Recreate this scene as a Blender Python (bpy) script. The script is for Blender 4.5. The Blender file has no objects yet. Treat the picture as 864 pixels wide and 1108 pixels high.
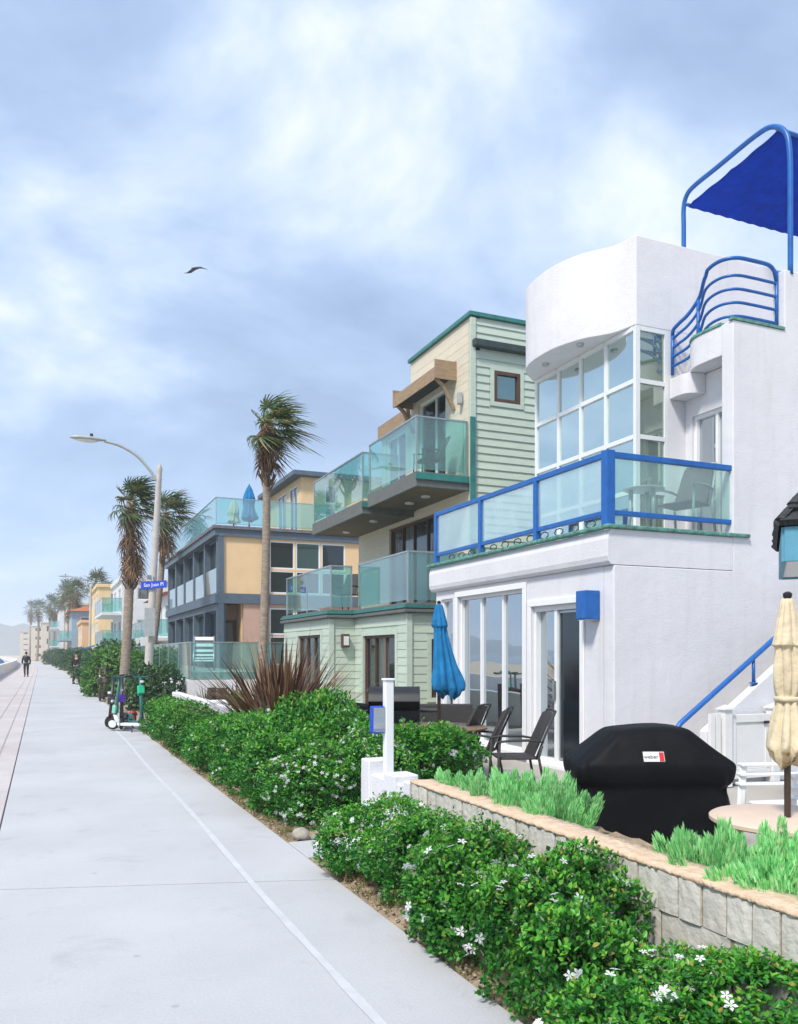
import bpy, math, random
from mathutils import Vector, Matrix
random.seed(7)
R = math.radians
SC = bpy.context.scene
COL = SC.collection
PI = math.pi

# ------------------------------------------------------------------ materials
MATS = {}
def new_mat(name):
    m = bpy.data.materials.new(name); m.use_nodes = True
    nt = m.node_tree; nt.nodes.clear()
    return m, nt
def nd(nt, t, **kw):
    n = nt.nodes.new(t)
    for k, v in kw.items(): setattr(n, k, v)
    return n
def ramp(nt, stops):
    n = nd(nt, 'ShaderNodeValToRGB')
    els = n.color_ramp.elements
    els[0].position, els[0].color = stops[0][0], (*stops[0][1], 1)
    els[1].position, els[1].color = stops[-1][0], (*stops[-1][1], 1)
    for p, c in stops[1:-1]:
        e = els.new(p); e.color = (*c, 1)
    return n
def mul(c, f): return tuple(min(1, x * f) for x in c)

def surf(name, col, rough=.7, var=.12, scale=6., bump=.0, bscale=60., metal=0., spec=.5, island=0., col2=None, detail=5., coat=0., stretch=None):
    """plain procedural surface: colour with noise wear, optional bump and per-piece variation"""
    m, nt = new_mat(name); L = nt.links.new
    out = nd(nt, 'ShaderNodeOutputMaterial'); p = nd(nt, 'ShaderNodeBsdfPrincipled')
    p.inputs['Roughness'].default_value = rough; p.inputs['Metallic'].default_value = metal
    p.inputs['Specular IOR Level'].default_value = spec
    if coat: p.inputs['Coat Weight'].default_value = coat
    tc = nd(nt, 'ShaderNodeTexCoord')
    src = tc.outputs['Object']
    if stretch:
        mp = nd(nt, 'ShaderNodeMapping'); mp.inputs['Scale'].default_value = stretch
        L(src, mp.inputs['Vector']); src = mp.outputs['Vector']
    n = nd(nt, 'ShaderNodeTexNoise'); n.inputs['Scale'].default_value = scale; n.inputs['Detail'].default_value = detail
    n.inputs['Roughness'].default_value = .62
    L(src, n.inputs['Vector'])
    c2 = col2 if col2 else mul(col, 1 - var * 2)
    rp = ramp(nt, [(.3, c2), (.68, mul(col, 1 + var * .5))])
    L(n.outputs['Fac'], rp.inputs['Fac'])
    colr = rp.outputs['Color']
    if island:
        g = nd(nt, 'ShaderNodeNewGeometry'); hs = nd(nt, 'ShaderNodeHueSaturation')
        mr = nd(nt, 'ShaderNodeMapRange'); mr.inputs['To Min'].default_value = 1 - island; mr.inputs['To Max'].default_value = 1 + island
        L(g.outputs['Random Per Island'], mr.inputs['Value']); L(mr.outputs['Result'], hs.inputs['Value'])
        L(colr, hs.inputs['Color']); colr = hs.outputs['Color']
    L(colr, p.inputs['Base Color'])
    if bump:
        b = nd(nt, 'ShaderNodeBump'); b.inputs['Strength'].default_value = bump; b.inputs['Distance'].default_value = .02
        n2 = nd(nt, 'ShaderNodeTexNoise'); n2.inputs['Scale'].default_value = bscale; n2.inputs['Detail'].default_value = 6
        L(src, n2.inputs['Vector']); L(n2.outputs['Fac'], b.inputs['Height']); L(b.outputs['Normal'], p.inputs['Normal'])
    L(p.outputs[0], out.inputs[0])
    MATS[name] = m
    return m

def leafmat(name, stops, rough=.4, transl=.3, spec=.5):
    """leaf: colour picked per leaf, some light passing through"""
    m, nt = new_mat(name); L = nt.links.new
    out = nd(nt, 'ShaderNodeOutputMaterial'); p = nd(nt, 'ShaderNodeBsdfPrincipled'); t = nd(nt, 'ShaderNodeBsdfTranslucent')
    mx = nd(nt, 'ShaderNodeMixShader'); mx.inputs[0].default_value = transl
    g = nd(nt, 'ShaderNodeNewGeometry'); rp = ramp(nt, stops)
    L(g.outputs['Random Per Island'], rp.inputs['Fac'])
    oi = nd(nt, 'ShaderNodeObjectInfo'); om = nd(nt, 'ShaderNodeMapRange'); om.inputs['To Min'].default_value = .82; om.inputs['To Max'].default_value = 1.18; L(oi.outputs['Random'], om.inputs['Value'])
    hs = nd(nt, 'ShaderNodeHueSaturation'); L(om.outputs[0], hs.inputs['Value']); L(rp.outputs['Color'], hs.inputs['Color'])
    L(hs.outputs['Color'], p.inputs['Base Color']); L(hs.outputs['Color'], t.inputs['Color'])
    p.inputs['Roughness'].default_value = rough; p.inputs['Specular IOR Level'].default_value = spec
    L(p.outputs[0], mx.inputs[1]); L(t.outputs[0], mx.inputs[2]); L(mx.outputs[0], out.inputs[0])
    MATS[name] = m
    return m

def window_glass(name, tint, refl, rough=.02, body=(.012, .016, .02), curtain=False):
    """house window: mirror of the sky over a dark room"""
    m, nt = new_mat(name); L = nt.links.new
    out = nd(nt, 'ShaderNodeOutputMaterial'); d = nd(nt, 'ShaderNodeBsdfPrincipled'); gl = nd(nt, 'ShaderNodeBsdfGlossy')
    d.inputs['Base Color'].default_value = (*body, 1); d.inputs['Roughness'].default_value = .15
    gl.inputs['Color'].default_value = (*tint, 1); gl.inputs['Roughness'].default_value = rough
    if curtain:                      # pale drapes hang behind some of the panes
        ct = nd(nt, 'ShaderNodeTexCoord'); cm = nd(nt, 'ShaderNodeMapping'); cm.inputs['Scale'].default_value = (1,1,.04); L(ct.outputs['Object'], cm.inputs['Vector'])
        c1 = nd(nt, 'ShaderNodeTexNoise'); c1.inputs['Scale'].default_value = 1.5; c1.inputs['Detail'].default_value = 0; L(cm.outputs[0], c1.inputs['Vector'])
        c2 = nd(nt, 'ShaderNodeTexNoise'); c2.inputs['Scale'].default_value = 22; c2.inputs['Detail'].default_value = 1; L(cm.outputs[0], c2.inputs['Vector'])
        r1 = ramp(nt, [(.53,(0,0,0)),(.55,(1,1,1))]); L(c1.outputs['Fac'], r1.inputs['Fac'])
        r2 = ramp(nt, [(.35,(.05,.05,.045)),(.65,(.16,.155,.14))]); L(c2.outputs['Fac'], r2.inputs['Fac'])
        cx = nd(nt, 'ShaderNodeMix', data_type='RGBA'); L(r1.outputs['Color'], cx.inputs[0]); cx.inputs[6].default_value = (*body,1); L(r2.outputs['Color'], cx.inputs[7]); L(cx.outputs[2], d.inputs['Base Color'])
    fr = nd(nt, 'ShaderNodeLayerWeight'); fr.inputs['Blend'].default_value = .35
    mr = nd(nt, 'ShaderNodeMapRange'); mr.inputs['To Min'].default_value = refl; mr.inputs['To Max'].default_value = min(1, refl + .35)
    L(fr.outputs['Fresnel'], mr.inputs['Value'])
    tc = nd(nt, 'ShaderNodeTexCoord'); n = nd(nt, 'ShaderNodeTexNoise'); n.inputs['Scale'].default_value = 1.3; n.inputs['Detail'].default_value = 1
    b = nd(nt, 'ShaderNodeBump'); b.inputs['Strength'].default_value = .06; b.inputs['Distance'].default_value = .05
    L(tc.outputs['Object'], n.inputs['Vector']); L(n.outputs['Fac'], b.inputs['Height']); L(b.outputs['Normal'], gl.inputs['Normal'])
    mx = nd(nt, 'ShaderNodeMixShader'); L(mr.outputs['Result'], mx.inputs[0]); L(d.outputs[0], mx.inputs[1]); L(gl.outputs[0], mx.inputs[2])
    L(mx.outputs[0], out.inputs[0])
    MATS[name] = m
    return m

def screen_glass(name, tint, milk, milkcol, refl=.12):
    """see-through balcony glass: tinted, part milky with salt, faint mirror"""
    m, nt = new_mat(name); L = nt.links.new
    out = nd(nt, 'ShaderNodeOutputMaterial'); tr = nd(nt, 'ShaderNodeBsdfTransparent'); gl = nd(nt, 'ShaderNodeBsdfGlossy'); d = nd(nt, 'ShaderNodeBsdfDiffuse'); tl = nd(nt, 'ShaderNodeBsdfTranslucent')
    tr.inputs['Color'].default_value = (*tint, 1); gl.inputs['Roughness'].default_value = .03
    d.inputs['Color'].default_value = (*milkcol, 1); tl.inputs['Color'].default_value = (*milkcol, 1)
    m0 = nd(nt, 'ShaderNodeMixShader'); m0.inputs[0].default_value = .5; L(d.outputs[0], m0.inputs[1]); L(tl.outputs[0], m0.inputs[2])
    tc = nd(nt, 'ShaderNodeTexCoord'); n = nd(nt, 'ShaderNodeTexNoise'); n.inputs['Scale'].default_value = 2.2; n.inputs['Detail'].default_value = 4
    L(tc.outputs['Object'], n.inputs['Vector'])
    mr = nd(nt, 'ShaderNodeMapRange'); mr.inputs['From Min'].default_value = .3; mr.inputs['From Max'].default_value = .7
    mr.inputs['To Min'].default_value = milk * .75; mr.inputs['To Max'].default_value = milk * 1.25
    L(n.outputs['Fac'], mr.inputs['Value'])
    m1 = nd(nt, 'ShaderNodeMixShader'); L(mr.outputs['Result'], m1.inputs[0]); L(tr.outputs[0], m1.inputs[1]); L(m0.outputs[0], m1.inputs[2])
    fr = nd(nt, 'ShaderNodeFresnel'); fr.inputs['IOR'].default_value = 1.5
    mm = nd(nt, 'ShaderNodeMath', operation='ADD'); mm.inputs[1].default_value = refl; mm.use_clamp = True; L(fr.outputs[0], mm.inputs[0])
    ge = nd(nt, 'ShaderNodeNewGeometry'); iv = nd(nt, 'ShaderNodeMath', operation='SUBTRACT'); iv.inputs[0].default_value = 1; L(ge.outputs['Backfacing'], iv.inputs[1])
    fm = nd(nt, 'ShaderNodeMath', operation='MULTIPLY'); L(mm.outputs[0], fm.inputs[0]); L(iv.outputs[0], fm.inputs[1])
    m2 = nd(nt, 'ShaderNodeMixShader'); L(fm.outputs[0], m2.inputs[0]); L(m1.outputs[0], m2.inputs[1]); L(gl.outputs[0], m2.inputs[2])
    L(m2.outputs[0], out.inputs[0])
    MATS[name] = m
    return m

# ------------------------------------------------------------------ mesh builder
class MB:
    def __init__(s): s.v = []; s.f = []
    def add(s, vs, fs):
        o = len(s.v); s.v.extend([tuple(v) for v in vs]); s.f.extend([tuple(i + o for i in f) for f in fs]); return s
    def box(s, x0, x1, y0, y1, z0, z1):
        return s.add([(x0,y0,z0),(x1,y0,z0),(x1,y1,z0),(x0,y1,z0),(x0,y0,z1),(x1,y0,z1),(x1,y1,z1),(x0,y1,z1)],
                     [(0,3,2,1),(4,5,6,7),(0,1,5,4),(1,2,6,5),(2,3,7,6),(3,0,4,7)])
    def obox(s, c, size, mat):
        hx, hy, hz = [a / 2 for a in size]; c = Vector(c)
        vs = [c + mat @ Vector((a*hx, b*hy, d*hz)) for d in (-1,1) for a, b in ((-1,-1),(1,-1),(1,1),(-1,1))]
        return s.add(vs, [(0,3,2,1),(4,5,6,7),(0,1,5,4),(1,2,6,5),(2,3,7,6),(3,0,4,7)])
    def prism(s, poly, z0, z1):                                   # plan outline raised from z0 to z1
        n = len(poly)
        a = sum(poly[i][0]*poly[(i+1)%n][1] - poly[(i+1)%n][0]*poly[i][1] for i in range(n))
        if a < 0: poly = poly[::-1]
        vs = [(x,y,z0) for x,y in poly] + [(x,y,z1) for x,y in poly]
        fs = [tuple(range(n-1,-1,-1)), tuple(range(n,2*n))] + [(i,(i+1)%n,n+(i+1)%n,n+i) for i in range(n)]
        return s.add(vs, fs)
    def prism_y(s, poly, y0, y1):                                 # outline in x,z pushed along y
        n = len(poly)
        a = sum(poly[i][0]*poly[(i+1)%n][1] - poly[(i+1)%n][0]*poly[i][1] for i in range(n))
        if a < 0: poly = poly[::-1]
        vs = [(x,y0,z) for x,z in poly] + [(x,y1,z) for x,z in poly]
        fs = [tuple(range(n)), tuple(range(2*n-1,n-1,-1))] + [(i,n+i,n+(i+1)%n,(i+1)%n) for i in range(n)]
        return s.add(vs, fs)
    def tube(s, pts, r, n=8, cap=True, squash=1.):
        pts = [Vector(p) for p in pts]; k = len(pts)
        rs = list(r) if isinstance(r, (list, tuple)) else [r]*k
        o = len(s.v); prev = None
        for i, p in enumerate(pts):
            t = (pts[min(i+1,k-1)] - pts[max(i-1,0)])
            if t.length < 1e-9: t = Vector((0,0,1))
            t.normalize()
            if prev is None:
                a = Vector((0,0,1)) if abs(t.z) < .9 else Vector((1,0,0))
                u = t.cross(a).normalized()
            else:
                u = (prev - t*prev.dot(t)).normalized()
            prev = u; w = t.cross(u)
            for j in range(n):
                an = 2*PI*j/n
                s.v.append(tuple(p + (u*math.cos(an) + w*math.sin(an)*squash)*rs[i]))
        for i in range(k-1):
            for j in range(n):
                s.f.append((o+i*n+j, o+i*n+(j+1)%n, o+(i+1)*n+(j+1)%n, o+(i+1)*n+j))
        if cap:
            s.f.append(tuple(o+j for j in range(n-1,-1,-1))); s.f.append(tuple(o+(k-1)*n+j for j in range(n)))
        return s
    def lathe(s, prof, c=(0,0,0), n=24, fn=None):
        o = len(s.v); k = len(prof)
        for i, (r, z) in enumerate(prof):
            for j in range(n):
                a = 2*PI*j/n; rr = r*(fn(a, i/(k-1)) if fn else 1)
                s.v.append((c[0]+rr*math.cos(a), c[1]+rr*math.sin(a), c[2]+z))
        for i in range(k-1):
            for j in range(n):
                s.f.append((o+i*n+j, o+i*n+(j+1)%n, o+(i+1)*n+(j+1)%n, o+(i+1)*n+j))
        s.f.append(tuple(o+j for j in range(n-1,-1,-1))); s.f.append(tuple(o+(k-1)*n+j for j in range(n)))
        return s
    def ball(s, c, r, n=12, m=8):
        rx, ry, rz = r if isinstance(r, (tuple, list)) else (r, r, r)
        o = len(s.v)
        s.v.append((c[0],c[1],c[2]-rz))
        for i in range(1, m):
            t = -PI/2 + PI*i/m
            for j in range(n):
                a = 2*PI*j/n
                s.v.append((c[0]+rx*math.cos(t)*math.cos(a), c[1]+ry*math.cos(t)*math.sin(a), c[2]+rz*math.sin(t)))
        s.v.append((c[0],c[1],c[2]+rz)); top = len(s.v)-1
        for j in range(n):
            s.f.append((o, o+1+(j+1)%n, o+1+j)); s.f.append((top, top-n+j, top-n+(j+1)%n))
        for i in range(m-2):
            for j in range(n):
                a = o+1+i*n; s.f.append((a+j, a+(j+1)%n, a+n+(j+1)%n, a+n+j))
        return s
    def build(s, name, m, parent=None, smooth=False, bevel=0., origin=None, seg=2, label=None):
        """ONE mesh object; built in world coordinates, stored relative to its thing's base"""
        root = parent
        while root is not None and root.parent is not None: root = root.parent
        off = Vector(root.location) if root is not None else Vector(origin or (0,0,0))
        me = bpy.data.meshes.new(name)
        me.from_pydata([(x-off.x, y-off.y, z-off.z) for x,y,z in s.v], [], s.f)
        me.materials.append(MATS[m] if isinstance(m, str) else m)
        if smooth:
            me.polygons.foreach_set('use_smooth', [True]*len(me.polygons))
        me.update()
        o = bpy.data.objects.new(name, me); COL.objects.link(o)
        if parent is not None: o.parent = parent
        else: o.location = off
        if smooth == 'angle':
            try: me.set_sharp_from_angle(angle=R(38))
            except Exception: pass
        if bevel:
            b = o.modifiers.new('bevel', 'BEVEL'); b.width = bevel; b.segments = seg; b.limit_method = 'ANGLE'; b.angle_limit = R(40)
        if label: o['label'] = label
        return o

def tag(o, label, cat, group=None, kind=None):
    if label: o['label'] = label
    if cat: o['category'] = cat
    if group: o['group'] = group
    if kind: o['kind'] = kind
    return o
def struct(o): o['kind'] = 'structure'; return o
def thing(name, label, cat, loc=(0,0,0), rz=0., group=None):
    o = bpy.data.objects.new(name, None); COL.objects.link(o); o.empty_display_size = .2
    o.location = loc; o.rotation_euler = (0,0,rz)
    return tag(o, label, cat, group)
def copy_tree(o, parent=None):
    c = o.copy(); COL.objects.link(c)
    if parent is not None: c.parent = parent
    for ch in [x for x in bpy.data.objects if x.parent == o]: copy_tree(ch, c)
    return c
def again(root, loc, rz=0., label=None, scale=None, group=None):
    c = copy_tree(root); c.location = loc; c.rotation_euler = (0,0,rz)
    if scale: c.scale = (scale,)*3 if not isinstance(scale, tuple) else scale
    if label: c['label'] = label
    if group: c['group'] = group
    return c

class Wall:
    """flat wall frame: u runs along d, n points outdoors; boxes and openings are given in (u, z, depth)"""
    def __init__(s, o, d, n): s.o = Vector((o[0],o[1],0)); s.d = Vector((d[0],d[1],0)).normalized(); s.n = Vector((n[0],n[1],0)).normalized()
    def p(s, u, z, n=0.): return s.o + s.d*u + Vector((0,0,z)) + s.n*n
    def box(s, mb, u0, u1, z0, z1, n0, n1):
        vs = [s.p(u,z,n) for n in (n0,n1) for u,z in ((u0,z0),(u1,z0),(u1,z1),(u0,z1))]
        fs = [(0,3,2,1),(4,5,6,7),(0,1,5,4),(1,2,6,5),(2,3,7,6),(3,0,4,7)]
        if s.d.cross(Vector((0,0,1))).dot(s.n) < 0: fs = [f[::-1] for f in fs]
        return mb.add(vs, fs)
    def panel(s, mb, u0, u1, z0, z1, holes, t=.2):
        us = sorted({u0,u1} | {a for h in holes for a in h[:2] if u0 <= a <= u1}); zs = sorted({z0,z1} | {a for h in holes for a in h[2:] if z0 <= a <= z1})
        def solid(i, j):
            if i < 0 or j < 0 or i >= len(us)-1 or j >= len(zs)-1: return False
            cu, cz = (us[i]+us[i+1])/2, (zs[j]+zs[j+1])/2
            return not any(h[0] < cu < h[1] and h[2] < cz < h[3] for h in holes)
        idx = {}
        flip = s.d.cross(Vector((0,0,1))).dot(s.n) < 0
        def vi(i, j, k):
            if (i,j,k) not in idx:
                idx[(i,j,k)] = len(mb.v); mb.v.append(tuple(s.p(us[i], zs[j], -t*k)))
            return idx[(i,j,k)]
        def face(q): mb.f.append(tuple(q[::-1]) if flip else tuple(q))
        for i in range(len(us)-1):
            for j in range(len(zs)-1):
                if not solid(i,j): continue
                face([vi(i,j,0),vi(i+1,j,0),vi(i+1,j+1,0),vi(i,j+1,0)])
                face([vi(i,j,1),vi(i,j+1,1),vi(i+1,j+1,1),vi(i+1,j,1)])
                if not solid(i-1,j): face([vi(i,j,0),vi(i,j+1,0),vi(i,j+1,1),vi(i,j,1)])
                if not solid(i+1,j): face([vi(i+1,j,0),vi(i+1,j,1),vi(i+1,j+1,1),vi(i+1,j+1,0)])
                if not solid(i,j-1): face([vi(i,j,0),vi(i,j,1),vi(i+1,j,1),vi(i+1,j,0)])
                if not solid(i,j+1): face([vi(i,j+1,0),vi(i+1,j+1,0),vi(i+1,j+1,1),vi(i,j+1,1)])
        return mb
    def siding(s, mb, u0, u1, z0, z1, holes, h=.16, lap=.022):
        """lapped boards nailed on the face"""
        z = z0
        while z < z1 - .02:
            zt = min(z + h, z1); zc = (z+zt)/2
            cuts = sorted((max(u0,a[0]), min(u1,a[1])) for a in holes if a[2] < zc < a[3] and a[1] > u0 and a[0] < u1)
            segs = []; a = u0
            for c in cuts:
                if c[0] > a: segs.append((a, c[0]))
                a = max(a, c[1])
            if a < u1: segs.append((a, u1))
            for (p, q) in segs:
                vs = [s.p(p,z,.003),s.p(q,z,.003),s.p(q,z,.003+lap),s.p(p,z,.003+lap),s.p(q,zt,.006),s.p(p,zt,.006)]
                fs = [(0,3,2,1)[::-1],(3,2,4,5),(1,4,2),(0,3,5)]
                if s.d.cross(Vector((0,0,1))).dot(s.n) < 0: fs = [f[::-1] for f in fs]
                mb.add(vs, fs)
            z += h
        return mb
    def window(s, parent, u0, u1, z0, z1, nu=1, nz=1, fm='white_paint', gm='window_glass', fw=.05, inset=.07, name='window', us=None, zs=None, bar=.035):
        """frame mesh (with its bars) standing in an opening, one pane child behind the bars"""
        fr = MB(); n0, n1 = -inset-.05, -inset+.03
        s.box(fr, u0,u1, z0,z0+fw, n0,n1); s.box(fr, u0,u1, z1-fw,z1, n0,n1)
        s.box(fr, u0,u0+fw, z0+fw,z1-fw, n0,n1); s.box(fr, u1-fw,u1, z0+fw,z1-fw, n0,n1)
        ul = us if us else [u0+(u1-u0)*k/nu for k in range(1,nu)]
        zl = zs if zs else [z0+(z1-z0)*k/nz for k in range(1,nz)]
        for u in ul: s.box(fr, u-bar/2,u+bar/2, z0+fw,z1-fw, n0+.004,n1-.012)
        for z in zl: s.box(fr, u0+fw,u1-fw, z-bar/2,z+bar/2, n0+.008,n1-.016)
        w = fr.build(name, fm, parent)
        g = MB(); s.box(g, u0+fw*.5,u1-fw*.5, z0+fw*.5,z1-fw*.5, -inset-.03,-inset-.02)
        g.build('pane', gm, w)
        return w
    def trim(s, mb, u0, u1, z0, z1, w=.09, t=.025, n0=.004):
        s.box(mb,u0-w,u1+w,z1,z1+w,n0,t); s.box(mb,u0-w,u1+w,z0-w,z0,n0,t)
        s.box(mb,u0-w,u0,z0,z1,n0,t); s.box(mb,u1,u1+w,z0,z1,n0,t); return mb

def smooth_curve(pts, k=6):
    """Catmull-Rom through the points"""
    pts = [Vector(p) for p in pts]; out = []
    for i in range(len(pts)-1):
        p0, p1, p2, p3 = pts[max(i-1,0)], pts[i], pts[i+1], pts[min(i+2,len(pts)-1)]
        for j in range(k):
            t = j/k
            out.append(.5*((2*p1) + (p2-p0)*t + (2*p0-5*p1+4*p2-p3)*t*t + (3*p1-p0-3*p2+p3)*t**3))
    out.append(pts[-1]); return out

def glass_rail(root, plan, z0, h, gm, rm, name='balcony_railing', posts=True, rail=.03, gap=.06, pw=.035, maxlen=1.5):
    """balcony railing on a plan polyline: top rail, posts and glass panels"""
    top = MB(); posts_ = []; gls = []
    for i in range(len(plan)-1):
        a, b = Vector((*plan[i],0)), Vector((*plan[i+1],0)); d = (b-a); L = d.length; d.normalize(); nn = Vector((-d.y,d.x,0))
        M = Matrix((d, nn, Vector((0,0,1)))).transposed()
        k = max(1, round(L/maxlen))
        top.obox((a+b)/2 + Vector((0,0,z0+h-rail/2)), (L+rail, rail*1.4, rail), M)
        for j in range(k):
            c = a + d*(L*(j+.5)/k)
            gls.append(MB().obox(c + Vector((0,0,z0+gap+(h-gap-rail)/2)), (L/k-pw*1.1, .012, h-gap-rail-.004), M))
        for j in range(k + (1 if i == len(plan)-2 else 0)):
            c = a + d*(L*j/k); posts_.append(MB().obox(c + Vector((0,0,z0+(h-rail)/2-.002)), (pw, pw, h-rail-.004), M))
    r = top.build(name, rm, root)
    for q in posts_: q.build('post', rm, r)
    for q in gls: q.build('glass_panel', gm, r)
    return r

EXPOSURE = 1.55
HAZE = .0009
SKY_LOC = (8.8,1.2,0.)
SKY_DARK=(.27,.375,.57); SKY_MID=(.365,.49,.71); SKY_LIGHT=(.57,.68,.88); SKY_WHITE=(1.0,1.0,1.02); SKY_HORIZON=(.33,.52,.82); SKY_GAIN = 4.35

# ------------------------------------------------------------------ camera, light, sky
EYE = 1.6
cam_d = bpy.data.cameras.new('camera'); cam = bpy.data.objects.new('camera', cam_d); COL.objects.link(cam)
cam.location = (0,0,EYE); cam.rotation_euler = (R(90), 0, -R(23.27))
cam_d.sensor_fit = 'HORIZONTAL'; cam_d.sensor_width = 36; cam_d.lens = 37.5; cam_d.shift_y = 154/864
cam_d.clip_end = 20000; cam_d.clip_start = .05
SC.camera = cam

SUN_EL, SUN_AZ = 52., 235.            # compass degrees from +Y clockwise: from the sea, a little behind the walker
sd = Vector((math.sin(R(SUN_AZ))*math.cos(R(SUN_EL)), math.cos(R(SUN_AZ))*math.cos(R(SUN_EL)), math.sin(R(SUN_EL))))
sun_d = bpy.data.lights.new('sun', 'SUN'); sun = bpy.data.objects.new('sun', sun_d); COL.objects.link(sun)
sun_d.energy = 1.5; sun_d.angle = R(10); sun_d.color = (1, .95, .88)
sun.location = (-20,-20,40); sun.rotation_euler = sd.to_track_quat('Z','Y').to_euler()

w = bpy.data.worlds.new('World'); SC.world = w; w.use_nodes = True
nt = w.node_tree; nt.nodes.clear(); L = nt.links.new
wo = nd(nt,'ShaderNodeOutputWorld'); bg = nd(nt,'ShaderNodeBackground'); bg.inputs['Strength'].default_value = .1
sky = nd(nt,'ShaderNodeTexSky', sky_type='NISHITA'); sky.sun_disc = False; sky.sun_elevation = R(SUN_EL); sky.sun_rotation = R(SUN_AZ)
sky.air_density = 1.2; sky.dust_density = 1.5; sky.ozone_density = 2.
tc = nd(nt,'ShaderNodeTexCoord'); sx = nd(nt,'ShaderNodeSeparateXYZ'); L(tc.outputs['Generated'], sx.inputs[0])
# clouds lie on a flat deck overhead: direction divided by its height
zc = nd(nt,'ShaderNodeMath', operation='MAXIMUM'); zc.inputs[1].default_value = 0.; L(sx.outputs['Z'], zc.inputs[0])
za = nd(nt,'ShaderNodeMath', operation='ADD'); za.inputs[1].default_value = .45; L(zc.outputs[0], za.inputs[0])
dx = nd(nt,'ShaderNodeMath', operation='DIVIDE'); dy = nd(nt,'ShaderNodeMath', operation='DIVIDE')
L(sx.outputs['X'], dx.inputs[0]); L(za.outputs[0], dx.inputs[1]); L(sx.outputs['Y'], dy.inputs[0]); L(za.outputs[0], dy.inputs[1])
cb = nd(nt,'ShaderNodeCombineXYZ'); L(dx.outputs[0], cb.inputs[0]); L(dy.outputs[0], cb.inputs[1])
mp = nd(nt,'ShaderNodeMapping'); mp.inputs['Location'].default_value = SKY_LOC; mp.inputs['Rotation'].default_value = (0,0,R(40)); mp.inputs['Scale'].default_value = (1.0,1.25,1.)
L(cb.outputs[0], mp.inputs['Vector'])
n1 = nd(nt,'ShaderNodeTexNoise'); n1.inputs['Scale'].default_value = 2.0; n1.inputs['Detail'].default_value = 7; n1.inputs['Roughness'].default_value = .55; n1.inputs['Distortion'].default_value = .25
L(mp.outputs[0], n1.inputs['Vector'])
rp = ramp(nt, [(.37,SKY_DARK),(.485,SKY_MID),(.585,SKY_LIGHT),(.71,SKY_WHITE)])
L(n1.outputs['Fac'], rp.inputs['Fac'])
# towards the horizon the deck thins to pale blue air
hz = nd(nt,'ShaderNodeMapRange'); hz.inputs['From Min'].default_value = .0; hz.inputs['From Max'].default_value = .30; hz.inputs['To Min'].default_value = .75; hz.inputs['To Max'].default_value = 0.; hz.interpolation_type = 'SMOOTHSTEP'
L(sx.outputs['Z'], hz.inputs['Value'])
mh = nd(nt,'ShaderNodeMix', data_type='RGBA'); L(hz.outputs[0], mh.inputs[0]); L(rp.outputs['Color'], mh.inputs[6]); mh.inputs[7].default_value = (*SKY_HORIZON,1)
ml = nd(nt,'ShaderNodeVectorMath', operation='SCALE'); ml.inputs['Scale'].default_value = SKY_GAIN; L(mh.outputs[2], ml.inputs[0])
mx = nd(nt,'ShaderNodeMix', data_type='RGBA'); mx.inputs[0].default_value = .9; L(sky.outputs[0], mx.inputs[6]); L(ml.outputs[0], mx.inputs[7])
L(mx.outputs[2], bg.inputs['Color']); L(bg.outputs[0], wo.inputs[0])

SC.view_settings.view_transform = 'Standard'; SC.view_settings.look = 'None'; SC.view_settings.gamma = 1; SC.view_settings.use_curve_mapping = False
SC.view_settings.exposure = EXPOSURE
SC.cycles.use_denoising = True; SC.cycles.max_bounces = 8; SC.cycles.transparent_max_bounces = 16; SC.cycles.volume_bounces = 1
SC.cycles.sample_clamp_indirect = 8

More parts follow.
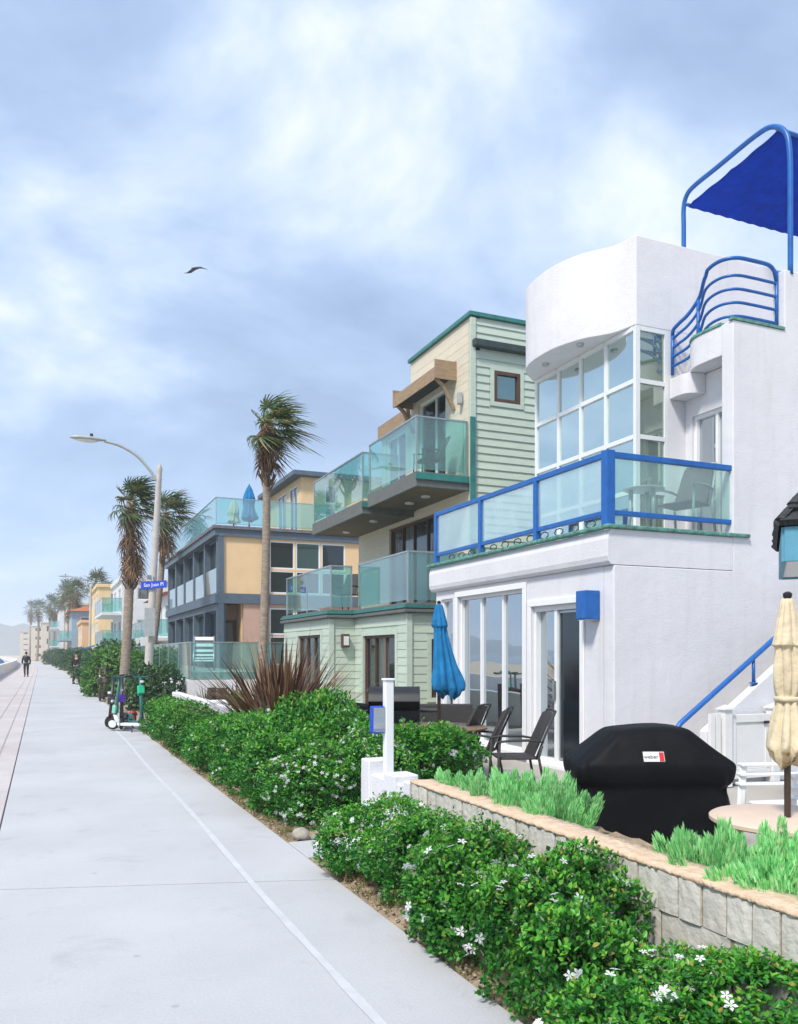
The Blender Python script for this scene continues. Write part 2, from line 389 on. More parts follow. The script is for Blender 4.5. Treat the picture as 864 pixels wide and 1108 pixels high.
# ------------------------------------------------------------------ material library
def stucco(name, col):
    m, nt = new_mat(name); L = nt.links.new
    out = nd(nt,'ShaderNodeOutputMaterial'); p = nd(nt,'ShaderNodeBsdfPrincipled'); p.inputs['Roughness'].default_value = .88; p.inputs['Specular IOR Level'].default_value = .25
    tc = nd(nt,'ShaderNodeTexCoord'); mp = nd(nt,'ShaderNodeMapping'); mp.inputs['Scale'].default_value = (2.6,2.6,.22); L(tc.outputs['Object'], mp.inputs['Vector'])
    a = nd(nt,'ShaderNodeTexNoise'); a.inputs['Scale'].default_value = .9; a.inputs['Detail'].default_value = 7; a.inputs['Roughness'].default_value = .6; L(tc.outputs['Object'], a.inputs['Vector'])
    s = nd(nt,'ShaderNodeTexNoise'); s.inputs['Scale'].default_value = 2.2; s.inputs['Detail'].default_value = 6; s.inputs['Roughness'].default_value = .65; L(mp.outputs[0], s.inputs['Vector'])
    ra = ramp(nt, [(.3,mul(col,.91)),(.6,col),(.8,mul(col,1.03))]); L(a.outputs['Fac'], ra.inputs['Fac'])
    rs = ramp(nt, [(.52,(1,1,1)),(.68,(.90,.885,.87)),(.8,(.80,.78,.75))]); L(s.outputs['Fac'], rs.inputs['Fac'])
    mx = nd(nt,'ShaderNodeMix', data_type='RGBA', blend_type='MULTIPLY'); mx.inputs[0].default_value = .55; L(ra.outputs['Color'], mx.inputs[6]); L(rs.outputs['Color'], mx.inputs[7]); L(mx.outputs[2], p.inputs['Base Color'])
    f = nd(nt,'ShaderNodeTexNoise'); f.inputs['Scale'].default_value = 60; f.inputs['Detail'].default_value = 6; L(tc.outputs['Object'], f.inputs['Vector'])
    g = nd(nt,'ShaderNodeTexNoise'); g.inputs['Scale'].default_value = 5; g.inputs['Detail'].default_value = 3; L(tc.outputs['Object'], g.inputs['Vector'])
    ad = nd(nt,'ShaderNodeMath', operation='MULTIPLY_ADD'); ad.inputs[1].default_value = 1.6; L(g.outputs['Fac'], ad.inputs[0]); L(f.outputs['Fac'], ad.inputs[2])
    b = nd(nt,'ShaderNodeBump'); b.inputs['Strength'].default_value = .4; b.inputs['Distance'].default_value = .012; L(ad.outputs[0], b.inputs['Height']); L(b.outputs[0], p.inputs['Normal'])
    L(p.outputs[0], out.inputs[0]); MATS[name] = m
stucco('white_stucco', (.73,.725,.745))
surf('white_paint', (.82,.82,.82), .45, .02)
surf('white_plastic', (.78,.78,.76), .35, .03)
surf('blue_paint', (.007,.12,.43), .38, .12, 9)
surf('blue_fabric', (.002,.045,.44), .85, .15, 5, .25, 25, spec=.12)
surf('blue_canvas', (.018,.19,.42), .85, .14, 5, .7, 14, spec=.2)
surf('beige_canvas', (.68,.57,.39), .88, .09, 5, .7, 16, spec=.2)
surf('patina', (.13,.34,.28), .8, .3, 14, .3, 60)
surf('window_glass_frame', (.74,.76,.76), .4, .02)
window_glass('window_glass', (.80,.88,.93), .58)
window_glass('bay_glass', (.84,.98,.95), .70, .03, (.05,.07,.06))
window_glass('bay_side_glass', (.75,.85,.78), .34, .03, (.13,.17,.12))
window_glass('dark_glass', (.55,.66,.70), .12, curtain=True)
window_glass('black_glass', (.45,.58,.60), .07, .02, (.008,.014,.015))
window_glass('teal_glass', (.5,.78,.78), .25, .03, (.01,.04,.045))
window_glass('insect_screen', (.3,.38,.42), .10, .12, (.008,.012,.018))
screen_glass('balcony_glass', (.58,.90,.88), .13, (.66,.90,.90), .20)
screen_glass('frosted_glass', (.80,.95,.94), .36, (.82,.96,.95), .30)
screen_glass('clear_glass', (.82,.95,.90), .10, (.80,.95,.90), .10)
screen_glass('fence_glass', (.66,.91,.89), .14, (.68,.90,.88), .16)
surf('sage_siding', (.50,.58,.48), .7, .05, 3, island=.05, stretch=(1,1,6))
surf('cream_siding', (.66,.60,.47), .7, .05, 3, island=.04, stretch=(1,1,6))
surf('sage_wall', (.45,.55,.46), .8, .05)
surf('cream_wall', (.60,.55,.43), .8, .05)
surf('teal_trim', (.035,.20,.18), .5, .15)
surf('grey_trim', (.13,.14,.13), .6, .1)
surf('dark_trim', (.035,.055,.05), .5, .2)
surf('soffit', (.15,.125,.08), .8, .1, 3)
surf('tan_timber', (.36,.25,.15), .7, .18, 5, .2, 30, stretch=(1,1,8))
surf('brown_frame', (.10,.05,.03), .6, .15)
surf('tan_stucco', (.80,.56,.31), .85, .04, 2, .2, 70)
surf('pink_stucco', (.56,.36,.27), .85, .06, 2, .2, 70)
surf('slate_trim', (.10,.14,.18), .6, .1)
surf('rail_metal', (.45,.50,.50), .35, .05, metal=.7)
surf('terracotta', (.48,.14,.05), .8, .2, 8)
surf('grey_roof', (.17,.17,.18), .9, .2, 8)
surf('pale_stucco', (.70,.70,.70), .85, .04, 2)
surf('yellow_stucco', (.76,.57,.30), .85, .05, 2)
surf('orange_stucco', (.74,.48,.27), .85, .05, 2)
surf('bluegrey_stucco', (.28,.38,.45), .85, .05, 2)
surf('sand_stucco', (.66,.58,.47), .85, .05, 2)
surf('black_cover', (.004,.0045,.006), .62, .3, 5, .5, 9, spec=.16)
surf('black_metal', (.012,.012,.014), .4, .2)
surf('dark_wicker', (.05,.045,.043), .6, .25, 60, .5, 160)
surf('grey_mesh', (.11,.10,.10), .7, .2, 60, .3, 160)
surf('strap', (.42,.42,.42), .6, .05)
surf('badge_plate', (.75,.75,.75), .4, .02)
surf('badge_red', (.55,.02,.02), .4, .02)
surf('badge_ink', (.02,.02,.02), .5, .02)
surf('table_top', (.68,.52,.40), .5, .06, 4)
surf('brown_table', (.22,.14,.09), .5, .1, 4)
surf('umbrella_pole', (.05,.032,.022), .4, .1)
surf('block_stone', (.62,.585,.52), .95, .08, 12, .4, 30, island=.08, col2=(.50,.465,.41))
surf('block_cap', (.66,.52,.38), .95, .06, 13, .8, 30, island=.06, col2=(.55,.38,.24))
surf('mortar', (.30,.22,.14), .95, .15)
surf('shingle', (.035,.038,.042), .9, .3, 30, .4, 60, island=.35)
surf('fascia_blue', (.10,.32,.44), .6, .08)
surf('lamp_grey', (.42,.45,.44), .5, .08, metal=.2)
surf('pole_stone', (.50,.47,.43), .8, .08, 5)
surf('lamp_lens', (.7,.72,.7), .2, .02)
surf('sign_blue', (.005,.06,.50), .4, .03)
surf('sign_white', (.85,.85,.85), .5, .01)
surf('rubber', (.012,.012,.012), .7, .2)
surf('mint', (.22,.60,.46), .4, .05)
surf('mint_bright', (.02,.55,.26), .4, .05)
surf('scooter_white', (.70,.74,.72), .35, .04)
surf('scooter_teal', (.02,.14,.13), .4, .1)
surf('scooter_dark', (.03,.03,.035), .4, .1)
surf('scooter_brown', (.10,.06,.045), .5, .1)
surf('purple', (.16,.03,.55), .4, .1)
surf('magenta', (.60,.06,.38), .4, .1)
surf('red_plastic', (.50,.03,.02), .4, .1)
surf('skin', (.48,.29,.20), .6, .05)
surf('navy_cloth', (.012,.016,.03), .9, .2)
surf('black_cloth', (.01,.01,.012), .9, .2)
surf('hair', (.02,.014,.01), .6, .2)
surf('gull_dark', (.02,.02,.022), .7, .2)
surf('palm_bark', (.34,.28,.22), .95, .2, 7, .8, 22, col2=(.20,.15,.11), stretch=(1,1,3))
surf('wood_post', (.08,.05,.035), .9, .3, 9, .6, 20)
surf('twig', (.06,.042,.028), .9, .2)
surf('hill_scrub', (.10,.13,.12), .95, .3, .012)
surf('tent_blue', (.02,.16,.42), .7, .1)
surf('stone', (.40,.36,.30), .9, .15, 9, .5, 20)
surf('stripe_black', (.015,.015,.015), .8, .1)
surf('stripe_white', (.75,.75,.72), .8, .03)
leafmat('leaf', [(0,(.012,.085,.014)),(.45,(.034,.21,.024)),(.85,(.075,.33,.032)),(.97,(.18,.40,.05)),(1,(.28,.2,.05))], .38, .3, .4)
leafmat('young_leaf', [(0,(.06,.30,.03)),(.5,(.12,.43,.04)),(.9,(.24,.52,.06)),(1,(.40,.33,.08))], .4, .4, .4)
leafmat('far_leaf', [(0,(.02,.07,.03)),(.6,(.05,.14,.045)),(1,(.12,.22,.06))], .5, .3)
leafmat('lime_leaf', [(0,(.05,.17,.03)),(.6,(.10,.28,.04)),(1,(.2,.34,.06))], .45, .35)
leafmat('olive_leaf', [(0,(.05,.055,.02)),(.5,(.13,.12,.03)),(1,(.22,.13,.05))], .5, .25)
leafmat('petal', [(0,(.80,.80,.78)),(1,(.86,.84,.86))], .6, .35)
leafmat('sage_leaf', [(0,(.12,.46,.13)),(.45,(.25,.68,.23)),(.92,(.50,.82,.40)),(1,(.5,.5,.26))], .6, .35)
leafmat('flax', [(0,(.04,.018,.012)),(.45,(.12,.05,.025)),(.8,(.25,.13,.06)),(1,(.40,.29,.15))], .45, .2)
leafmat('palm_green', [(0,(.02,.07,.02)),(.5,(.06,.13,.03)),(.8,(.16,.18,.05)),(1,(.26,.17,.07))], .45, .25)
leafmat('palm_far', [(0,(.05,.09,.04)),(.6,(.10,.14,.05)),(1,(.2,.2,.08))], .5, .25)
leafmat('palm_dead', [(0,(.06,.035,.018)),(.5,(.15,.085,.04)),(1,(.30,.18,.09))], .8, .2)
leafmat('dry_blade', [(0,(.20,.15,.06)),(.6,(.32,.27,.11)),(1,(.16,.22,.06))], .8, .3)
surf('gravel_stone', (.40,.33,.25), .95, .15, 20, island=.3)

def concrete(name, c1, c2, c3):
    m, nt = new_mat(name); L = nt.links.new
    out = nd(nt,'ShaderNodeOutputMaterial'); p = nd(nt,'ShaderNodeBsdfPrincipled'); p.inputs['Roughness'].default_value = .85; p.inputs['Specular IOR Level'].default_value = .3
    tc = nd(nt,'ShaderNodeTexCoord')
    a = nd(nt,'ShaderNodeTexNoise'); a.inputs['Scale'].default_value = .55; a.inputs['Detail'].default_value = 6; a.inputs['Roughness'].default_value = .6
    b = nd(nt,'ShaderNodeTexNoise'); b.inputs['Scale'].default_value = 70; b.inputs['Detail'].default_value = 4
    L(tc.outputs['Object'], a.inputs['Vector']); L(tc.outputs['Object'], b.inputs['Vector'])
    rp = ramp(nt, [(.3,c1),(.52,c2),(.7,c3)]); L(a.outputs['Fac'], rp.inputs['Fac'])
    mr = nd(nt,'ShaderNodeMapRange'); mr.inputs['From Min'].default_value = .3; mr.inputs['From Max'].default_value = .7; mr.inputs['To Min'].default_value = .93; mr.inputs['To Max'].default_value = 1.05
    L(b.outputs['Fac'], mr.inputs['Value'])
    g = nd(nt,'ShaderNodeNewGeometry'); m2 = nd(nt,'ShaderNodeMapRange'); m2.inputs['To Min'].default_value = .97; m2.inputs['To Max'].default_value = 1.03; L(g.outputs['Random Per Island'], m2.inputs['Value'])
    mm = nd(nt,'ShaderNodeMath', operation='MULTIPLY'); L(mr.outputs[0], mm.inputs[0]); L(m2.outputs[0], mm.inputs[1])
    s_ = nd(nt,'ShaderNodeTexNoise'); s_.inputs['Scale'].default_value = 1.7; s_.inputs['Detail'].default_value = 9; s_.inputs['Roughness'].default_value = .68; s_.inputs['Distortion'].default_value = .6; L(tc.outputs['Object'], s_.inputs['Vector'])
    s2 = nd(nt,'ShaderNodeMapRange'); s2.inputs['From Min'].default_value = .56; s2.inputs['From Max'].default_value = .72; s2.inputs['To Min'].default_value = 1.; s2.inputs['To Max'].default_value = .84; L(s_.outputs['Fac'], s2.inputs['Value'])
    vo = nd(nt,'ShaderNodeTexVoronoi'); vo.inputs['Scale'].default_value = 2.4; L(tc.outputs['Object'], vo.inputs['Vector'])
    v2 = nd(nt,'ShaderNodeMapRange'); v2.inputs['From Min'].default_value = .035; v2.inputs['From Max'].default_value = .055; v2.inputs['To Min'].default_value = .80; v2.inputs['To Max'].default_value = 1.; L(vo.outputs['Distance'], v2.inputs['Value'])
    m3 = nd(nt,'ShaderNodeMath', operation='MULTIPLY'); L(s2.outputs[0], m3.inputs[0]); L(v2.outputs[0], m3.inputs[1]); m4 = nd(nt,'ShaderNodeMath', operation='MULTIPLY'); L(mm.outputs[0], m4.inputs[0]); L(m3.outputs[0], m4.inputs[1]); mm = m4
    sc = nd(nt,'ShaderNodeVectorMath', operation='SCALE'); L(rp.outputs['Color'], sc.inputs[0]); L(mm.outputs[0], sc.inputs['Scale'])
    L(sc.outputs[0], p.inputs['Base Color'])
    bp = nd(nt,'ShaderNodeBump'); bp.inputs['Strength'].default_value = .12; bp.inputs['Distance'].default_value = .004; L(b.outputs['Fac'], bp.inputs['Height']); L(bp.outputs[0], p.inputs['Normal'])
    L(p.outputs[0], out.inputs[0]); MATS[name] = m
concrete('concrete', (.42,.42,.43), (.465,.465,.475), (.50,.50,.51))
concrete('concrete_warm', (.46,.41,.40), (.51,.46,.45), (.55,.505,.49))
concrete('patio_concrete', (.33,.30,.26), (.40,.37,.33), (.46,.43,.39))
surf('line_pale', (.54,.54,.56), .8, .10, 5, col2=(.475,.475,.485))
surf('groove', (.36,.33,.32), .95, .1)
surf('joint', (.17,.17,.17), .95, .2)
surf('soil', (.36,.28,.19), .95, .2, 6, .8, 30, col2=(.22,.16,.10))
surf('sand', (.48,.40,.29), .95, .08, .5, .3, 30)
surf('sea', (.03,.09,.13), .12, .1, .05, .3, .6)

# ------------------------------------------------------------------ the setting
def bend(y):                                   # the shore swings slowly to the left far away
    t = max(0., y-85.); return -4.2*(min(t,150.)/140.)**2 - max(0.,t-150.)*.06*1.0
def strip(mb, x0, x1, y0, y1, z0, z1, step=6.):
    ys = [y0]
    while ys[-1] < y1-1e-6: ys.append(min(y1, ys[-1] + (step if ys[-1] >= 60 else (y1-y0 if y1 <= 60 else 60-ys[-1]))))
    n = len(ys); vs = []
    for y in ys:
        b = bend(y); vs += [(x0+b,y,z0),(x1+b,y,z0),(x1+b,y,z1),(x0+b,y,z1)]
    fs = [(0,1,2,3),tuple((n-1)*4+i for i in (3,2,1,0))]
    for i in range(n-1):
        a = 4*i; c = a+4
        fs += [(a+3,a+2,c+2,c+3),(a,a+3,c+3,c),(a+2,a+1,c+1,c+2),(a+1,a,c,c+1)]
    return mb.add(vs, fs)

g = MB(); g.add([(-2000,-2000,-.06),(2000,-2000,-.06),(2000,2000,-.06),(-2000,2000,-.06)], [(0,1,2,3)])
struct(g.build('ground', 'sand'))
g = MB(); g.add([(-1990,-1990,-.045),(-70,-1990,-.045),(-70,300,-.045),(-150,600,-.045),(-250,1000,-.045),(-1990,1000,-.045)], [(0,1,2,3,4,5)])
struct(g.build('sea_water', 'sea'))

def skew(x, y): return y - .30*(x-.8)           # the joints across the walk run slightly aslant
jy = [-5.,.2,5.95,11.9,17.9,23.9,29.9,35.9,42.,48.,54.,60.]
p = MB()
for a, b in zip(jy[:-1], jy[1:]):
    x0, x1 = -.345, 1.92
    e = .011
    vs = [(x0,skew(x0,a)+e),(x1,skew(x1,a)+e),(x1,skew(x1,b)-e),(x0,skew(x0,b)-e)]
    p.prism(vs, -.10, 0.)
strip(p, -.345, 1.92, 60.4, 420, -.1, 0.)
struct(p.build('path', 'concrete', bevel=.004))
p = MB()
for a, b in zip([-6,2,8.9,12.1,17,23,30,38,46,54],[2,8.9,12.1,17,23,30,38,46,54,62]):
    p.box(-2.75,-.36, a+.005,b-.005, -.1,-.004)
strip(p, -2.75,-.36, 62, 420, -.1,-.004)
struct(p.build('boardwalk', 'concrete_warm', bevel=.004))
p = MB(); p.box(-2.7,1.9,-6,62,-.12,-.03); struct(p.build('path_joint', 'joint'))
p = MB()                                        # pale seam running along the walk
random.seed(3)
n = 120; vs = []; fs = []
for i in range(n+1):
    y = -4 + 26.*i/n; wd = .020 + .008*random.random(); c = 1.35 + .012*math.sin(y*.9) + (y-4)*.006
    vs += [(c-wd,y,.004),(c+wd,y,.004)]
for i in range(n): fs.append((2*i,2*i+1,2*i+3,2*i+2))
p.add(vs, fs); struct(p.build('path_seam', 'line_pale'))
p = MB()
for x in (-.62,-.95):
    strip(p, x-.012, x+.012, 6, 120, -.02, 0.001)
struct(p.build('boardwalk_groove', 'groove'))

def bumpy(x0, x1, y0, y1, nx, ny, z, amp, name, m, seed):
    rnd = random.Random(seed); b = MB(); vs = []; fs = []
    for j in range(ny+1):
        for i in range(nx+1):
            x = x0+(x1-x0)*i/nx; y = y0+(y1-y0)*j/ny
            edge = 0 if i in (0,) else 1
            vs.append((x, y, z + edge*amp*rnd.random()))
    for j in range(ny):
        for i in range(nx):
            a = j*(nx+1)+i; fs.append((a,a+1,a+nx+2,a+nx+1))
    b.add(vs, fs); return b.build(name, m, smooth=True)
struct(bumpy(1.925, 2.70, -2, 6.28, 12, 130, -.03, .055, 'soil', 'soil', 1))
struct(bumpy(1.925, 3.6, 6.86, 60, 16, 420, -.03, .055, 'soil', 'soil', 2))
p = MB(); p.box(1.925,3.6,6.29,6.85,-.1,.006); struct(p.build('entry_path', 'concrete', bevel=.006))
p = MB(); p.box(2.87,6.19,-6,14.5,-.05,.10); p.box(6.3,20,-6,7.99,-.05,.09); struct(p.build('patio', 'patio_concrete', bevel=.01))
p = MB(); p.box(3.62,30,14.6,420,-.05,.03); struct(p.build('yard', 'patio_concrete'))
struct(bumpy(2.865, 3.46, -1, 6.0, 8, 90, .40, .05, 'planting_soil', 'soil', 5))
p = MB(); p.box(3.42,3.47,-1,6.0,-.04,.42); struct(p.build('planter_edge', 'mortar'))
# low wall between the walk and the beach
b = MB(); strip(b, -3.05,-2.75, -6, 420, -.1, .82)
tag(b.build('sea_wall', 'pale_stucco', origin=(-2.9,0,0)), 'low pale concrete sea wall along the beach side of the walk', 'wall')
# far headland
b = MB(); rnd = random.Random(11); vs = []; fs = []; nn = 60; rows = 6
for j in range(rows+1):
    t = j/rows
    for i in range(nn+1):
        x = -750 + 780*i/nn; prof = 50*(1-abs((x+250)/550)**2.2) if abs(x+250) < 550 else 0
        prof = max(0, prof*(.92+.08*math.sin(i*1.7)+.05*math.sin(i*.63)))
        y = 1050 + 140*t
        vs.append((x, y + 30*math.sin(i*.5), -.5 + max(0, prof)*math.sin(t*PI*.5) + rnd.random()*3*t))
for j in range(rows):
    for i in range(nn):
        a = j*(nn+1)+i; fs.append((a,a+1,a+nn+2,a+nn+1))
b.add(vs, fs); struct(b.build('hill', 'hill_scrub', smooth=True))
# sea haze
m, nt = new_mat('haze'); out = nd(nt,'ShaderNodeOutputMaterial'); v = nd(nt,'ShaderNodeVolumePrincipled')
v.inputs['Color'].default_value = (.90,.95,1,1); v.inputs['Density'].default_value = HAZE; v.inputs['Anisotropy'].default_value = 0.
nt.links.new(v.outputs[0], out.inputs['Volume']); MATS['haze'] = m
b = MB(); b.box(-2100,2100,-2100,2100,-1.2,60); o = b.build('haze', 'haze'); o['kind'] = 'stuff'

# ------------------------------------------------------------------ white house
WH = thing('white_house', 'white stucco house with blue balcony railing and curved roof parapet', 'house', (6.2,8.0,0))
front = Wall((6.2,8.2),(0,1),(-1,0))
ho = [(.45,1.58,.14,2.25),(1.80,3.78,.22,2.52),(3.98,4.42,.22,2.52)]
b = MB(); front.panel(b, 0,4.6,0,2.655,ho,.25); b.build('wall', 'white_stucco', WH)
b = MB(); b.prism_y([(6.2,0),(18,0),(18,6.64),(8.94,6.64),(8.94,5.84),(8.05,5.84),(8.05,2.655),(6.2,2.655)], 8.0,8.197); b.build('side_wall', 'white_stucco', WH, bevel=.012)
b = MB(); b.box(8.9,18,8.2,12.8,0,2.65); b.box(6.2,18,12.6,12.795,0,2.65) if False else None
b.box(6.46,18,12.803,12.9,0,2.65); b.build('rear_wall', 'white_stucco', WH)
b = MB()
for h in ho[:2]: front.trim(b, h[0],h[1],h[2],h[3],.085,.03)
b.build('window_trim', 'white_paint', WH, bevel=.006)
# sliding door: mirror pane and dark insect screen
fr = MB(); h = ho[0]
for z0,z1 in ((.14,.20),(2.18,2.25)): front.box(fr, h[0],h[1],z0,z1,-.15,-.03)
for u0,u1 in ((h[0],h[0]+.05),(1.03,1.09),(h[1]-.05,h[1])): front.box(fr, u0,u1,.20,2.18,-.15,-.03)
dr = fr.build('sliding_door', 'white_paint', WH, bevel=.004)
g = MB(); front.box(g, 1.09,h[1]-.05,.2,2.18,-.12,-.11); g.build('pane', 'window_glass', dr)
g = MB(); front.box(g, h[0]+.05,1.03,.2,2.18,-.09,-.08); g.build('screen', 'insect_screen', dr)
g = MB()
for u0,u1,z0,z1 in ((h[0]+.055,h[0]+.085,.21,2.17),(1.0,1.03,.21,2.17),(h[0]+.085,1.0,2.14,2.17),(h[0]+.085,1.0,.21,.24)): front.box(g,u0,u1,z0,z1,-.079,-.06)
g.build('screen_frame', 'rail_metal', dr)
g = MB(); front.box(g, 1.04,1.08,1.0,1.25,-.03,.01); g.build('handle', 'rail_metal', dr, bevel=.004)
front.window(WH, *ho[1], nu=3, fw=.05, bar=.05)
front.window(WH, *ho[2], fw=.04)
# wall lamp
b = MB(); b.box(5.98,6.195,8.26,8.46,2.02,2.37); lo = b.build('wall_lamp', 'blue_paint', WH, bevel=.012)
b = MB(); b.box(6.0,6.18,8.28,8.44,2.012,2.019); b.build('lens', 'lamp_lens', lo)
# balcony slab with rounded nose
b = MB(); b.prism_y([(6.2,2.66),(6.155,2.665),(6.125,2.70),(6.11,2.76),(6.11,2.96),(6.125,3.03),(6.155,3.08),(8.045,3.08),(8.045,2.66)], 8.0,12.9); b.box(8.047,8.35,8.2,12.9,2.66,3.078); b.build('balcony_slab', 'white_stucco', WH, smooth=False, bevel=.004)
b = MB(); b.box(6.07,8.30,7.955,8.05,3.083,3.13); b.box(6.07,6.17,8.053,12.92,3.084,3.13); b.build('balcony_edge', 'patina', WH, bevel=.012)
rl = MB(); rx = 6.16; ry = 8.06; yy = [8.06,9.6,11.15,12.7]
rl.box(rx-.035,rx+.035,ry+.04,12.7,3.93,4.0); rl.box(rx+.04,8.16,ry-.035,ry+.035,3.93,4.0)
rl.box(rx-.03,rx+.03,ry+.06,12.7,3.25,3.31); rl.box(rx+.05,8.16,ry-.03,ry+.03,3.25,3.31)
rail = rl.build('balcony_railing', 'blue_paint', WH, bevel=.008)
for y, wd in zip(yy, (.06,.04,.04,.04)):
    b = MB(); b.box(rx-wd,rx+wd,y-wd,y+wd,3.10,3.99 if wd < .05 else 4.012); b.build('post', 'blue_paint', rail, bevel=.008)
b = MB(); b.box(8.1,8.19,ry-.05,ry+.06,3.10,3.985); b.build('post', 'blue_paint', rail, bevel=.008)
for a, c in zip(yy[:-1], yy[1:]):
    b = MB(); b.box(rx-.008,rx+.008,a+.05,c-.04,3.312,3.928); b.build('glass_panel', 'frosted_glass', rail)
b = MB(); b.box(rx+.07,8.09,ry-.008,ry+.008,3.312,3.928); b.build('glass_panel', 'clear_glass', rail)
# wrought scrolls under the bottom rail
b = MB(); rnd = random.Random(4)
for y in [8.4+.34*k for k in range(12)]:
    b.tube([(rx,y+.1*math.cos(t*.9)*1.0,3.185+.045*math.sin(t*.9)) for t in range(8)], .008, 5)
b.build('scroll_work', 'dark_trim', rail, smooth=True)
# upper rooms: curved parapet over the glass bay
crv = [(v.x,v.y) for v in smooth_curve([(7.5,9.2,0),(7.40,9.58,0),(7.13,9.95,0),(6.97,10.45,0),(6.98,11.05,0),(7.14,11.45,0),(7.5,11.8,0)], 8)]
b = MB(); b.prism(crv + [(18,11.8),(18,9.2)], 6.13, 7.36); b.build('parapet', 'white_stucco', WH, bevel=.01)
b = MB(); b.box(8.052,18,9.2,9.4,3.085,6.127); b.box(7.56,18,11.6,11.78,3.085,6.127); b.build('upper_wall', 'white_stucco', WH)
bayY = [9.2,9.88,10.49,11.08,11.72]; bayZ = [3.09,3.85,4.6,5.37,6.12]
fr = MB(); wbar = .03
for y in bayY: fr.box(7.5,7.57,(y if y > 9.21 else 9.2+wbar)-wbar,(y if y > 9.21 else 9.2+wbar)+wbar,3.09,6.125)
for z in bayZ:
    zz = min(max(z,3.09+wbar),6.125-wbar)
    for a, c in zip(bayY[:-1],bayY[1:]): fr.box(7.49,7.565,a+wbar+.002+(wbar if a < 9.21 else 0),c-wbar-.002,zz-wbar,zz+wbar)
    fr.box(7.575,8.0,9.2,9.26,zz-wbar,zz+wbar)
fr.box(8.0,8.05,9.2,9.26,3.09,6.125)
bay = fr.build('bay_window', 'window_glass_frame', WH)
g = MB(); g.box(7.525,7.535,9.235,11.72,3.1,6.11); g.build('pane', 'bay_glass', bay)
g = MB(); g.box(7.55,8.03,9.225,9.235,3.1,6.11); g.build('pane', 'bay_side_glass', bay, label='side pane of the bay, mirroring the railing')
g = MB()
for y in (10.1,11.0): g.lathe([(.05,-.035),(.055,0.)], (7.22,y,6.128), 14)
g.build('soffit_light', 'rail_metal', WH)
# balcony door wall, overhang with S-shaped edge
dw = Wall((8.36,8.2),(0,1),(-1,0)); dh = [(.12,.86,3.14,4.92)]
b = MB(); dw.panel(b, 0,.995,3.085,5.44,dh,.15); b.build('door_wall', 'white_stucco', WH)
bd = dw.window(WH, *dh[0], us=[.45], name='balcony_door', fw=.05, bar=.05)
g = MB(); dw.box(g, .47,.50,3.9,4.15,-.04,0); g.build('handle', 'rail_metal', bd)
ov = [(v.x,v.y) for v in smooth_curve([(8.05,8.2,0),(8.035,8.45,0),(8.05,8.68,0),(8.14,8.86,0),(8.27,8.98,0),(8.36,9.08,0)], 6)]
b = MB(); b.prism([(18,8.2)] + ov + [(8.36,9.196),(18,9.196)], 5.45, 5.84); b.build('overhang', 'white_stucco', WH, bevel=.008)
b = MB(); b.prism([(v.x,v.y) for v in smooth_curve([(8.355,8.80,0),(8.2,8.83,0),(8.085,8.93,0),(8.075,9.19,0)], 5)] + [(8.355,9.19)], 5.17, 5.447); b.build('overhang', 'white_stucco', WH, bevel=.006)
b = MB()
for (ax,ay),(cx,cy) in zip(ov[:-1],ov[1:]): b.prism([(ax-.015,ay),(cx-.015,cy),(cx+.06,cy),(ax+.06,ay)], 5.842, 5.875)
b.box(8.03,8.93,7.985,8.06,5.843,5.878); b.build('roof_edge', 'patina', WH)
# wavy roof railing of five bars
base = smooth_curve([(8.90,8.1,5.96),(8.5,8.1,5.96),(8.22,8.13,5.96),(8.10,8.3,5.96),(8.12,8.55,5.93),(8.21,8.76,5.80),(8.17,8.92,5.68),(8.11,9.05,5.63),(8.10,9.16,5.62)], 7)
nb = len(base)-1; rl = MB()
for k in range(5):
    pts = []
    for i, q in enumerate(base):
        t = i/nb; hsp = .175*(1-max(0,(t-.5)*2)) + .125*max(0,(t-.5)*2) if t > .5 else .175
        z = q.z + hsp*k + (.05 if k == 4 and t < .5 else 0)
        if k == 4 and i < 4: z -= (.20,.07,.025,.005)[i]
        if k == 4 and i > nb-3: z -= (.01,.07)[i-nb+1] if i-nb+1 >= 0 else 0
        pts.append((q.x,q.y,z))
    rl.tube(pts, .02 if k < 4 else .026, 8)
rail = rl.build('roof_railing', 'blue_paint', WH, smooth=True)
for i, h0 in ((0,.68),(int(nb*.66),.66),(nb,.50)):
    q = base[i]; b = MB(); b.tube([(q.x,q.y,q.z-.12),(q.x,q.y,q.z+h0)], .024, 8); b.build('post', 'blue_paint', rail, smooth=True)
# blue tube frame with fabric shade on the roof deck
fp = smooth_curve([(9.06,8.02,6.6),(9.06,8.02,7.6),(9.06,8.03,8.2),(9.06,8.10,8.52),(9.06,8.32,8.72),(9.06,8.62,8.76),(9.06,9.3,8.71),(9.06,9.75,8.68),(9.06,9.93,8.62),(9.06,10.0,8.45),(9.06,10.0,8.1),(9.06,10.0,7.0)], 6)
b = MB(); b.tube(fp, .035, 10); fr = b.build('shade_frame', 'blue_paint', WH, smooth=True)
b = MB(); b.tube([(x+3.2,y,z) for x,y,z in fp], .035, 10); b.build('shade_frame', 'blue_paint', WH, smooth=True)
b = MB(); b.tube([(9.06,9.97,8.50),(12.26,9.97,8.50)], .025, 8); b.tube([(9.06,8.25,8.66),(12.26,8.25,8.66)], .025, 8); b.build('cross_bar', 'blue_paint', fr, smooth=True)
b = MB(); vs = []; fs = []; nx, ny = 40, 18
for k in range(2):
    for j in range(ny+1):
        for i in range(nx+1):
            x = 9.12+3.1*i/nx; t = j/ny; y = 8.26+1.70*t
            z = 8.68 - .16*t - .015*math.sin(PI*t) - .022*abs(math.sin(4*PI*t))**.7 + .007*math.sin(i*1.9)*math.sin(PI*t) - .012*k
            if j == ny: z -= .05 + .008*math.sin(i*2.1)
            vs.append((x,y,z))
